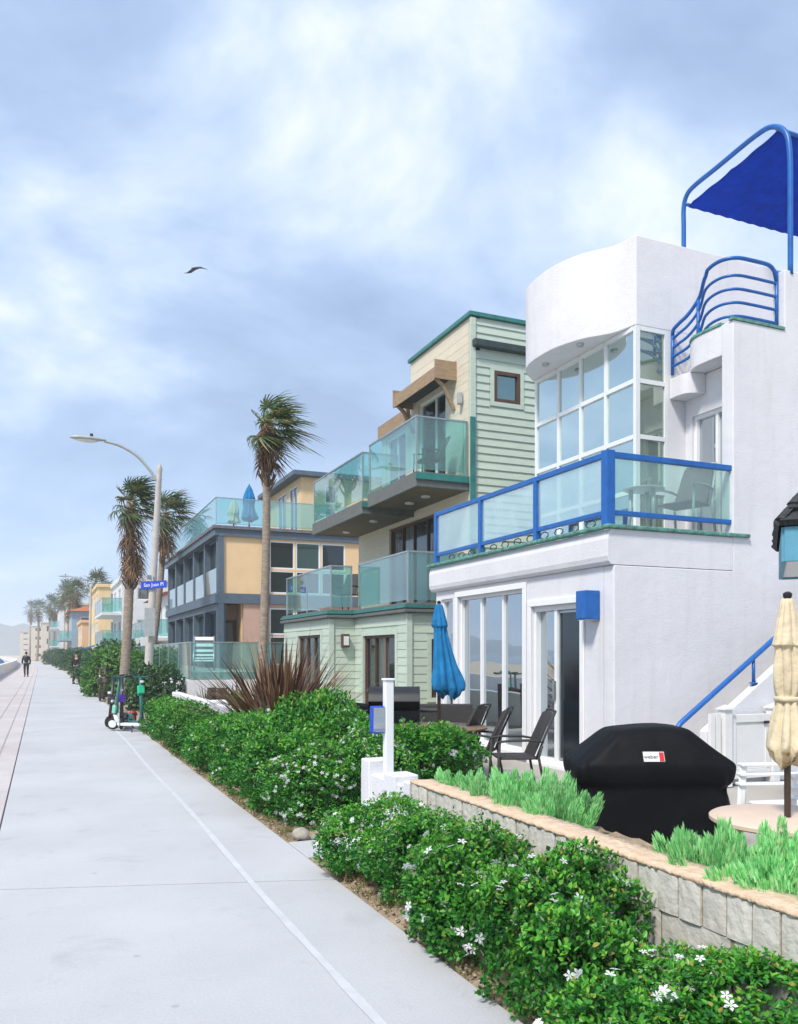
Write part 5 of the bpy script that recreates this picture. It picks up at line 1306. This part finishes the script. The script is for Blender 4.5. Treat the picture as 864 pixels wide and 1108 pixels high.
# stack of white plastic chairs
def plastic_chair():
    t = thing('plastic_chair', 'lowest white plastic chair in the stack behind the round tan table', 'chair', (0,0,0), 0, 'stacked white plastic chairs')
    b = MB(); b.box(-.23,.23,-.24,.21,.405,.43); b.build('seat', 'white_plastic', t, bevel=.012)
    b = MB(); nx, nz = 10, 10; vs = []; fs = []
    for k in range(2):
        for j in range(nz+1):
            for i in range(nx+1):
                u = i/nx*2-1; v = j/nz; hh = .43+.42*v*(1-.22*abs(u)**2.5); vs.append((u*(.24+.02*v), .215+.10*v-.07*u*u-.012*k, hh))
    N = (nx+1)*(nz+1)
    for j in range(nz):
        for i in range(nx):
            a = j*(nx+1)+i; fs += [(a,a+nx+1,a+nx+2,a+1),(N+a,N+a+1,N+a+nx+2,N+a+nx+1)]
    for j in range(nz):
        a = j*(nx+1); fs.append((a,N+a,N+a+nx+1,a+nx+1)); a += nx; fs.append((a,a+nx+1,N+a+nx+1,N+a))
    for i in range(nx):
        fs.append((i,i+1,N+i+1,N+i)); a = nz*(nx+1)+i; fs.append((a,N+a,N+a+1,a+1))
    b.add(vs, fs); b.build('backrest', 'white_plastic', t, smooth='angle')
    for s in (-1,1):
        b = MB(); b.prism([(s*.30,-.28),(s*.235,-.28),(s*.225,.10),(s*.25,.20),(s*.29,.12)], .655,.675); b.build('armrest', 'white_plastic', t, bevel=.006)
        b = MB(); b.tube([(s*.275,-.29,0),(s*.268,-.265,.40),(s*.268,-.25,.655)], [.022,.03,.026], 6, squash=.6); b.build('leg', 'white_plastic', t, smooth='angle')
        b = MB(); b.tube([(s*.26,.30,0),(s*.25,.20,.41)], [.022,.03], 6, squash=.6); b.build('leg', 'white_plastic', t, smooth='angle')
    return t
pc = plastic_chair(); pc.location = (4.52,3.92,.06); pc.rotation_euler = (0,0,FL+R(10))
again(pc, (4.526,3.918,.125), FL+R(10), 'middle white plastic chair in the stack behind the round tan table')
again(pc, (4.532,3.916,.19), FL+R(10), 'topmost white plastic chair in the stack behind the round tan table')
# neighbour's open grill, bin and bench
bg_ = thing('open_grill', 'black gas grill with rounded lid by the green house', 'grill', (4.32,10.2,.1))
gg = (4.32,10.2,.1)
b = MB()
prf = [(.0,.78)] + [(-.24+.02*0+.24*(1-math.cos(PI*k/10)), .78+.30*math.sin(PI*k/10)**.8) for k in range(1,10)] + [(.48,.78)]
b.prism_y([(x-.24,z) for x,z in prf], -.33,.33); place(b, gg, FACE+R(90)).build('lid', 'black_metal', bg_, smooth='angle')
b = MB(); b.box(-.33,.33,-.25,.25,.55,.775); place(b, gg, FACE).build('firebox', 'black_metal', bg_, bevel=.02)
b = MB(); b.tube([(-.25,-.28,.88),(.25,-.28,.88)], .014, 8); place(b, gg, FACE).build('handle', 'rail_metal', bg_, smooth=True)
b = MB(); b.box(-.62,-.34,-.22,.22,.74,.77); b.box(.34,.62,-.22,.22,.74,.77); place(b, gg, FACE).build('side_shelf', 'black_metal', bg_, bevel=.008)
b = MB(); b.box(-.32,.32,-.24,.24,.06,.545); place(b, gg, FACE).build('cabinet', 'black_metal', bg_, bevel=.01)
b = MB()
for x in (-.12,.12): b.tube([(x,-.252,.65),(x,-.285,.65)], .025, 12)
place(b, gg, FACE).build('knob', 'rail_metal', bg_)
bn = thing('storage_bin', 'black draped storage box left of the open grill', 'storage box', (3.78,10.6,.1)); gg = (3.78,10.6,.1)
b = MB(); b.lathe([(.34,0),(.36,.35),(.35,.62),(.37,.66),(.37,.76),(.30,.82),(.1,.85)], gg, 40, lambda a,q: (1/max(abs(math.cos(a-.4)),abs(math.sin(a-.4)))**.75)*(1+.02*math.sin(9*a+q*7))); b.build('cover', 'black_cover', bn, smooth=True)
bn = thing('patio_bench', 'dark low bench between the open grill and the umbrella table', 'bench', (4.95,10.4,.1)); gg = (4.95,10.4,.1)
b = MB(); b.box(-.6,.6,-.25,.25,.34,.46); place(b, gg, FACE).build('seat', 'dark_wicker', bn, bevel=.02)
b = MB(); b.box(-.6,.6,.2,.28,.462,.80); place(b, gg, FACE).build('backrest', 'dark_wicker', bn, bevel=.02)
for x in (-.55,.55):
    for y in (-.2,.2): b = MB(); b.box(x-.03,x+.03,y-.03,y+.03,0,.338); place(b, gg, FACE).build('leg', 'dark_wicker', bn)
b = MB(); b.ball((3.45,9.6,.77),(.05,.045,.07),12,8); b.ball((3.45,9.6,.86),(.042,.04,.04),12,8); b.add([(3.42,9.6,.885),(3.44,9.6,.93),(3.455,9.61,.89),(3.46,9.6,.89),(3.475,9.6,.93),(3.49,9.61,.885)],[(0,1,2),(3,4,5)])
b.tube([(3.45,9.6,.05),(3.45,9.6,.72)], .02, 8)
tag(b.build('garden_ornament', 'white_paint', smooth=True, origin=(3.45,9.6,0)), 'tiny pale animal ornament on a stake by the dark storage box', 'ornament')

# small shingled shelter roof at the right
tA = Vector((.68,-.733,0)).normalized(); nB = Vector((.733,.68,0)).normalized(); C0 = Vector((5.28,4.76,0)); S_ = 1.75
sh_ = thing('shelter', 'small shelter with dark shingled hip roof and light blue fascia', 'shelter', tuple(C0+tA*S_/2+nB*S_/2))
cs = [C0, C0+tA*S_, C0+tA*S_+nB*S_, C0+nB*S_]; ctr = sum(cs, Vector())/4
b = MB()
for i in range(4):
    a, c = cs[i], cs[(i+1)%4]; d = (c-a).normalized(); n_ = (ctr-(a+c)/2).normalized(); M = Matrix((d,n_,Vector((0,0,1)))).transposed()
    b.obox((a+c)/2+n_*.02+Vector((0,0,2.455)), (S_-.044,.036,.27), M)
b.build('fascia', 'fascia_blue', sh_, bevel=.004)
b = MB(); rows = 13; rr = random.Random(9); rise = 1.28
for i in range(4):
    a, c = cs[i], cs[(i+1)%4]
    for r_ in range(rows):
        t0, t1 = r_/rows, min(1,(r_+1.25)/rows); n_ = max(1,int(12*(1-t0)))
        for k in range(n_):
            q0, q1 = k/n_+.004, (k+1)/n_-.004
            o_ = (a+c)/2 - ctr; o_.normalize()
            def pt_(t,q,l): return ctr.lerp(a.lerp(c,q), 1.025*(1-t)) + Vector((0,0,2.60+rise*t+l)) + o_*l
            l0 = .030+rr.uniform(0,.012); e = 1.25/rows
            b.add([pt_(t0,q0,l0),pt_(t0,q1,l0),pt_(t1,q1,.006),pt_(t1,q0,.006),pt_(t0,q0,-.004),pt_(t0,q1,-.004)], [(0,1,2,3),(4,5,1,0),(5,2,1),(4,0,3)])
b.build('roof', 'shingle', sh_)
b = MB()
for i in range(4):
    a = ctr.lerp(cs[i],1.02)+Vector((0,0,2.61)); e = ctr+Vector((0,0,2.64+rise)); d = (e-a)
    for k in range(10):
        p0 = a+d*k/10; p1 = a+d*(k+1.12)/10; b.tube([p0+Vector((0,0,.035)),p1+Vector((0,0,.012))], .05, 6, squash=.35)
b.build('hip_cap', 'shingle', sh_)
b = MB(); b.prism([(p.x,p.y) for p in [ctr.lerp(q,.96) for q in cs]], 2.34,2.36); b.build('ceiling', 'white_paint', sh_)
for q in cs:
    p = ctr.lerp(q,.42); b = MB(); b.box(p.x-.05,p.x+.05,p.y-.05,p.y+.05,.08,2.338); b.build('post', 'fascia_blue', sh_, bevel=.006)

# striped deck chair behind the glass fence
dc = thing('deck_chair', 'black and white striped deck chair behind the glass fence', 'deck chair', (4.9,27.6,1.08)); gg = (4.9,27.6,1.08)
for nm, mt, par in (('sling','stripe_white',0),('stripe','stripe_black',.004)):
    b = MB(); n_ = 11
    for k in range(n_):
        if (nm == 'stripe') != (k%2 == 1): continue
        x0, x1 = -.30, .30; o_ = len(b.v)
        for t in range(9):
            q = (k+t/8)/n_; z = .30+.80*q-.14*math.sin(PI*q); y_ = -.6+1.15*q
            b.v += [(x0,y_,z),(x1,y_,z),(x1,y_+.02,z-.02),(x0,y_+.02,z-.02)]
        for t in range(8):
            a = o_+4*t
            for s in range(4): b.f.append((a+s,a+(s+1)%4,a+4+(s+1)%4,a+4+s))
        b.f += [(o_,o_+3,o_+2,o_+1),(o_+32,o_+33,o_+34,o_+35)]
    place(b, gg, FACE+R(12)).build(nm, mt, dc)
b = MB()
for x in (-.32,.32): b.tube([(x,-.62,.28),(x,.58,1.12)], .025, 6); b.tube([(x,-.1,0),(x,.1,.86)], .025, 6); b.tube([(x,.5,0),(x,-.62,.28)], .025, 6)
place(b, gg, FACE+R(12)).build('frame', 'rail_metal', dc, smooth=True)

# ------------------------------------------------------------------ street lamps and sign
def street_lamp(x, y, lean, label):
    t = thing('street_lamp', label, 'street lamp', (x,y,0), 0, 'street lamps along the walk')
    P = lambda z: Vector((x+lean*z/7.9, y-.1*lean*z/7.9, z))
    b = MB(); zs = [0,.05,.3,2,4,6,7.75,7.85,7.95,8.05]; b.tube([P(z) for z in zs], [.20,.20,.145,.135,.12,.105,.092,.10,.08,.03], 16); b.build('pole', 'pole_stone', t, smooth='angle')
    T = P(7.72); arm = smooth_curve([T+Vector((-.1,0,-.25)), T+Vector((-.32,0,.1)), T+Vector((-.75,.02,.55)), T+Vector((-1.25,.04,.82)), T+Vector((-1.75,.05,.93))], 6)
    b = MB(); b.tube(arm, .05, 10); b.build('arm', 'lamp_grey', t, smooth=True)
    h = arm[-1]; b = MB(); prof = [(0,.05),(.12,.10),(.35,.17),(.7,.19),(.95,.16),(1.08,.09),(1.12,.03)]; n = 14; k = len(prof)
    for (d,r) in prof:
        for j in range(n):
            a = 2*PI*j/n; zz = math.sin(a); b.v.append((h.x+.05-d, h.y+r*math.cos(a), h.z+.02+(.10*(r/.19)*zz if zz > 0 else .055*(r/.19)*zz)))
    for i in range(k-1):
        for j in range(n): b.f.append((i*n+j,i*n+(j+1)%n,(i+1)*n+(j+1)%n,(i+1)*n+j))
    b.f.append(tuple(range(n-1,-1,-1))); b.f.append(tuple((k-1)*n+j for j in range(n)))
    hd = b.build('lamp_head', 'lamp_grey', t, smooth=True)
    b = MB(); b.ball((h.x-.55,h.y,h.z-.025), (.36,.13,.07), 14, 8); b.build('lens', 'lamp_lens', hd, smooth=True)
    b = MB(); b.tube([(h.x-.4,h.y,h.z+.11),(h.x-.4,h.y,h.z+.2)], .05, 8); b.build('sensor', 'black_metal', hd, smooth='angle')
    return t
street_lamp(3.25,29.1,.42,'near street lamp with curved arm, leaning beside the stout palm')
l2 = street_lamp(4.0,81,.15,'middle street lamp, its arm over the walk before the yellow house')
again(l2, (3.6+bend(165),165,0), 0, 'far hazy street lamp with small dark pole')
# street name sign clamped on the near pole
nmv = -(CF*.985+CR*.17).normalized(); rz_ = math.atan2(nmv.y, nmv.x)+R(90); sc_ = Vector((3.46,28.86,3.93))
sg = thing('street_sign', 'blue street name sign with white lettering on the near lamp pole', 'sign', tuple(sc_))
tl = Matrix.Rotation(R(-3),3,'Y')
Mz = Matrix.Rotation(rz_,3,'Z') @ tl
b = MB(); b.obox(sc_, (.92,.02,.25), Mz); pl_ = b.build('sign_panel', 'sign_blue', sg, bevel=.004)
e = Mz.to_euler(); fo = Mz @ Vector((0,-.012,0))
tx = text('lettering', 'San Juan Pl', .165, 'sign_white', pl_, sc_+fo, (0,0,0)); tx.rotation_euler = (Mz @ Matrix.Rotation(R(90),3,'X')).to_euler()
b = MB(); b.obox(sc_+Mz@Vector((0,.10,.0)), (.06,.18,.10), Mz); b.obox(sc_+Mz@Vector((-.05,.05,.20)), (.05,.05,.16), Mz); b.build('bracket', 'lamp_grey', sg)
b = MB(); b.obox(sc_+Mz@Vector((-.12,.06,.26)), (.34,.02,.15), Mz @ Matrix.Rotation(R(65),3,'Z')); b.build('cross_panel', 'lamp_grey', sg)
ps = thing('notice_sign', 'grey upright metal notice panel strapped to the near lamp pole', 'sign', (3.33,28.86,2.5))
b = MB(); b.obox((3.33,28.86,2.68), (.34,.015,.95), Matrix.Rotation(rz_+R(28),3,'Z')); b.build('panel', 'lamp_grey', ps, bevel=.004)
b = MB()
for z in (2.35,3.0): b.lathe([(.19,z-.03),(.20,z-.03),(.20,z+.03),(.19,z+.03)], (3.25+.42*z/7.9,29.1,0), 16)
b.build('strap', 'rail_metal', ps)

# ------------------------------------------------------------------ scooters
def scooter(label, loc, rz, deck, stem, tagm, tagz):
    t = thing('kick_scooter', label, 'scooter', loc, rz, 'parked electric scooters')
    def B(mb, n, m, p=t, **k):
        off = Vector(loc); Mi = Matrix.Translation(off); mb.v = [tuple(Mi @ Vector(v)) for v in mb.v]
        return mb.build(n, m, p, **k)
    b = MB(); b.prism([(-.40,-.075),(.22,-.08),(.36,-.05),(.36,.05),(.22,.08),(-.40,.075)], .115,.175); B(b,'deck',deck,bevel=.012)
    b = MB(); b.tube([(.30,0,.15),(.40,0,.24),(.44,0,.34)], [.055,.05,.045], 10); B(b,'neck',deck,smooth=True)
    b = MB(); b.tube([(.45,0,.26),(.40,0,.55),(.33,0,1.10)], [.042,.036,.03], 12); B(b,'stem',stem,smooth=True)
    b = MB(); b.tube([(.36,-.27,1.15),(.33,-.15,1.13),(.32,0,1.11),(.33,.15,1.13),(.36,.27,1.15)], .018, 8); h = B(b,'handlebar',stem,smooth=True)
    b = MB()
    for s in (-1,1): b.tube([(.352,s*.175,1.137),(.366,s*.285,1.152)], .023, 8)
    B(b,'grip','rubber',h,smooth=True)
    for x in (.50,-.48):
        b = MB(); r = .12
        b.v = [(x+(r+.026*math.cos(q))*math.cos(a), .03*math.sin(q), .146+(r-.022+.026*math.cos(q)+.0)*math.sin(a)) for a in [2*PI*i/20 for i in range(20)] for q in [2*PI*j/8 for j in range(8)]]
        for i in range(20):
            for j in range(8): b.f.append((i*8+j,((i+1)%20)*8+j,((i+1)%20)*8+(j+1)%8,i*8+(j+1)%8))
        w_ = B(b,'wheel','rubber',smooth=True)
        b = MB(); b.lathe([(.095,-.018),(.10,0),(.095,.018)], (0,0,0), 18); b.v = [(x+vx,vz,.146+vy) for vx,vy,vz in b.v]; B(b,'rim',deck,w_,smooth='angle')
    b = MB()
    for i in range(7):
        a = R(30+20*i); b.obox((-.48+.165*math.cos(a),0,.146+.165*math.sin(a)), (.06,.08,.012), Matrix.Rotation(-(a-R(90)),3,'Y'))
    B(b,'fender',deck)
    b = MB(); b.obox((.45-.13*(tagz-.3),0,tagz), (.09,.14,.17), Matrix.Rotation(R(-8),3,'Y')); tb = B(b,'tag_box',tagm,bevel=.02)
    b = MB(); b.obox((.48-.13*(tagz-.3)+.04,0,tagz+.17), (.04,.07,.05), Matrix.Rotation(R(-8),3,'Y')); B(b,'headlight','lamp_lens',bevel=.01)
    b = MB(); b.tube([(-.05,.09,.13),(-.12,.20,.0)], .012, 6); B(b,'kickstand','black_metal',smooth=True)
    return t
scooter('white and mint scooter standing broadside in front, lowest of the near scooters', (1.74,18.0,0), R(138), 'scooter_white','scooter_teal','mint',.45)
scooter('teal stemmed scooter with bright green tag beside the hedge', (1.84,18.45,0), R(-80), 'scooter_teal','scooter_teal','mint_bright',.86)
scooter('dark scooter with glowing purple panel on its stem, left of the green one', (1.62,18.75,0), R(-100), 'scooter_dark','scooter_dark','purple',.68)
scooter('dark scooter with red wheel guard, farthest left of the near scooters', (1.62,19.3,0), R(-125), 'red_plastic','scooter_dark','scooter_dark',.6)
scooter('brownish scooter standing alone by the lime bush, nearer of the far pair', (1.85,30.2,0), R(-95), 'scooter_brown','scooter_brown','scooter_dark',.7)
scooter('dark brown scooter behind its twin by the lime bush', (2.15,30.9,0), R(-110), 'scooter_dark','scooter_brown','scooter_brown',.7)

# ------------------------------------------------------------------ people
def skin_obj(name, m, verts, edges, radii, parent, lev=2):
    me = bpy.data.meshes.new(name); me.from_pydata(verts, edges, []); me.materials.append(MATS[m])
    o = bpy.data.objects.new(name, me); COL.objects.link(o); o.parent = parent
    s = o.modifiers.new('skin','SKIN'); s.use_smooth_shade = True
    if not me.skin_vertices: me.attributes
    sv = me.skin_vertices[0].data
    for i, r in enumerate(radii):
        sv[i].radius = r if isinstance(r, tuple) else (r,r); sv[i].use_root = (i == 0)
    ss = o.modifiers.new('sub','SUBSURF'); ss.levels = lev; ss.render_levels = lev
    return o
def person(label, loc, rz, top, bottom, stride, bag=False):
    t = thing('person', label, 'person', loc, rz)
    s = stride
    J = {'pel':(0,0,.93),'sp':(0,-.01,1.12),'ch':(0,0,1.32),'nk':(0,.01,1.47),'hd0':(0,.02,1.56),'hd':(0,.03,1.64),'hd2':(0,.02,1.74),
         'hl':(.10,0,.88),'kl':(.11,.12*s+.03,.49),'al':(.11,.10*s-.10*s*0+.16*s*.4,.08),'tl':(.12,.16*s+.16,.035),
         'hr':(-.10,0,.88),'kr':(-.11,-.06*s+.04,.49),'ar':(-.11,-.28*s,.10),'tr':(-.12,-.22*s+.12,.035),
         'sl':(.19,0,1.40),'el':(.25,-.08*s,1.13),'wl':(.25,.02,.90),'fl':(.245,.05,.80),
         'sr':(-.19,0,1.40),'er':(-.25,.06*s,1.13),'wr':(-.25,.18*s,.92),'fr':(-.245,.22*s,.83)}
    rad = {'pel':(.15,.11),'sp':(.13,.10),'ch':(.165,.115),'nk':.055,'hd0':.075,'hd':(.082,.10),'hd2':.06,'hl':.09,'kl':.06,'al':.042,'tl':.035,'hr':.09,'kr':.06,'ar':.042,'tr':.035,
           'sl':.062,'el':.045,'wl':.032,'fl':.03,'sr':.062,'er':.045,'wr':.032,'fr':.03}
    E = [('pel','sp'),('sp','ch'),('ch','nk'),('nk','hd0'),('hd0','hd'),('hd','hd2'),('pel','hl'),('hl','kl'),('kl','al'),('al','tl'),('pel','hr'),('hr','kr'),('kr','ar'),('ar','tr'),('ch','sl'),('sl','el'),('el','wl'),('wl','fl'),('ch','sr'),('sr','er'),('er','wr'),('wr','fr')]
    def make(name, m, keys, grow):
        ks = [k for k in J if k in keys]; ix = {k:i for i,k in enumerate(ks)}
        return skin_obj(name, m, [J[k] for k in ks], [(ix[a],ix[c]) for a,c in E if a in ix and c in ix], [tuple(q+grow for q in (rad[k] if isinstance(rad[k],tuple) else (rad[k],)*2)) for k in ks], t)
    make('body', 'skin', set(J), 0)
    make('jacket', top, {'pel','sp','ch','sl','el','wl','sr','er','wr','nk'} , .022)
    make('trousers', bottom, {'pel','hl','kl','al','hr','kr','ar'}, .018)
    b = MB(); b.ball((loc[0],loc[1]-.005,loc[2]+1.70),(.095,.115,.10),16,10); b.build('hair','hair',t,smooth=True)
    b = MB()
    for k in ('tl','tr'):
        x,y,z = J[k]; b.ball((loc[0]+x,loc[1]+y-.06,loc[2]+.05),(.055,.15,.055),12,8)
    b.build('shoe','black_cloth',t,smooth=True)
    if bag:
        b = MB(); b.ball((loc[0],loc[1]-.19,loc[2]+1.25),(.15,.10,.22),14,10); b.build('backpack','black_cloth',t,smooth=True)
    return t
person('person in dark jacket walking away in the middle of the boardwalk', (-1.0,65.0,0), R(6), 'navy_cloth','black_cloth', 1.0, True)
person('person dressed in black standing at the hedge edge of the walk', (1.72,48.0,0), R(-30), 'black_cloth','black_cloth', .5)

# gull gliding
bd = thing('gull', 'dark gull gliding with spread wings in the cloudy sky', 'bird', (8.0,47.7,23.4)); c = Vector((8.0,47.7,23.4))
b = MB(); b.tube([c-CR*.26+CF*.05+Vector((0,0,-.02)), c-CR*.20+Vector((0,0,.0)), c-CR*.05, c+CR*.12+Vector((0,0,.03)), c+CR*.30+Vector((0,0,.07)), c+CR*.36+Vector((0,0,.07))], [.012,.05,.085,.075,.04,.01], 10, squash=.85); 
o = b.build('body','gull_dark',bd,smooth=True)
def wing(pts, name):
    b = MB(); 
    for p, ch, th in pts:
        p = Vector(p); a = c+p
        b.v += [tuple(a+CR*-ch*.5), tuple(a+Vector((0,0,th))), tuple(a+CR*ch*.5+CF*.05), tuple(a-Vector((0,0,th)))]
    for i in range(len(pts)-1):
        for s in range(4): b.f.append((4*i+s,4*i+(s+1)%4,4*i+4+(s+1)%4,4*i+4+s))
    n = len(pts)-1; b.f += [(3,2,1,0),(4*n,4*n+1,4*n+2,4*n+3)]
    b.build(name,'gull_dark',bd,smooth=True)
r_ = lambda a,f,z: tuple(CR*a+CF*f+Vector((0,0,z)))
wing([(r_(.05,-.05,.02),.34,.05),(r_(.24,-.22,-.06),.32,.045),(r_(.50,-.42,-.17),.26,.035),(r_(.78,-.55,-.30),.06,.012)], 'wing')
wing([(r_(-.05,.05,.03),.32,.05),(r_(-.24,.25,.03),.28,.04),(r_(-.52,.5,-.01),.25,.035),(r_(-.80,.62,.03),.06,.012)], 'wing')

# far small things
b = MB(); x,y = 2.9,93; b.box(x-.28,x+.28,y-.25,y+.25,.1,1.25); b.prism_y([(x-.28,1.253),(x+.28,1.253),(x+.2,1.42),(x-.2,1.42)],y-.25,y+.25); b.box(x-.05,x+.05,y-.05,y+.05,-.05,.1)
tag(b.build('news_box','red_plastic',bevel=.02,origin=(x,y,0)), 'small red box standing by the far hedge', 'box')
tn = thing('beach_tent', 'blue beach tent behind the sea wall at the far left', 'tent', (-5.0,112,-.05))
b = MB(); b.prism_y([(-6.6,-.04),(-3.7,-.04),(-4.4,.9),(-5.1,1.45),(-5.9,.9)],110.8,113.2); b.build('cloth','tent_blue',tn,bevel=.1)
b = MB(); b.prism_y([(-5.6,-.03),(-4.6,-.03),(-5.1,1.1)],110.78,110.797); b.build('opening','stripe_black',tn)
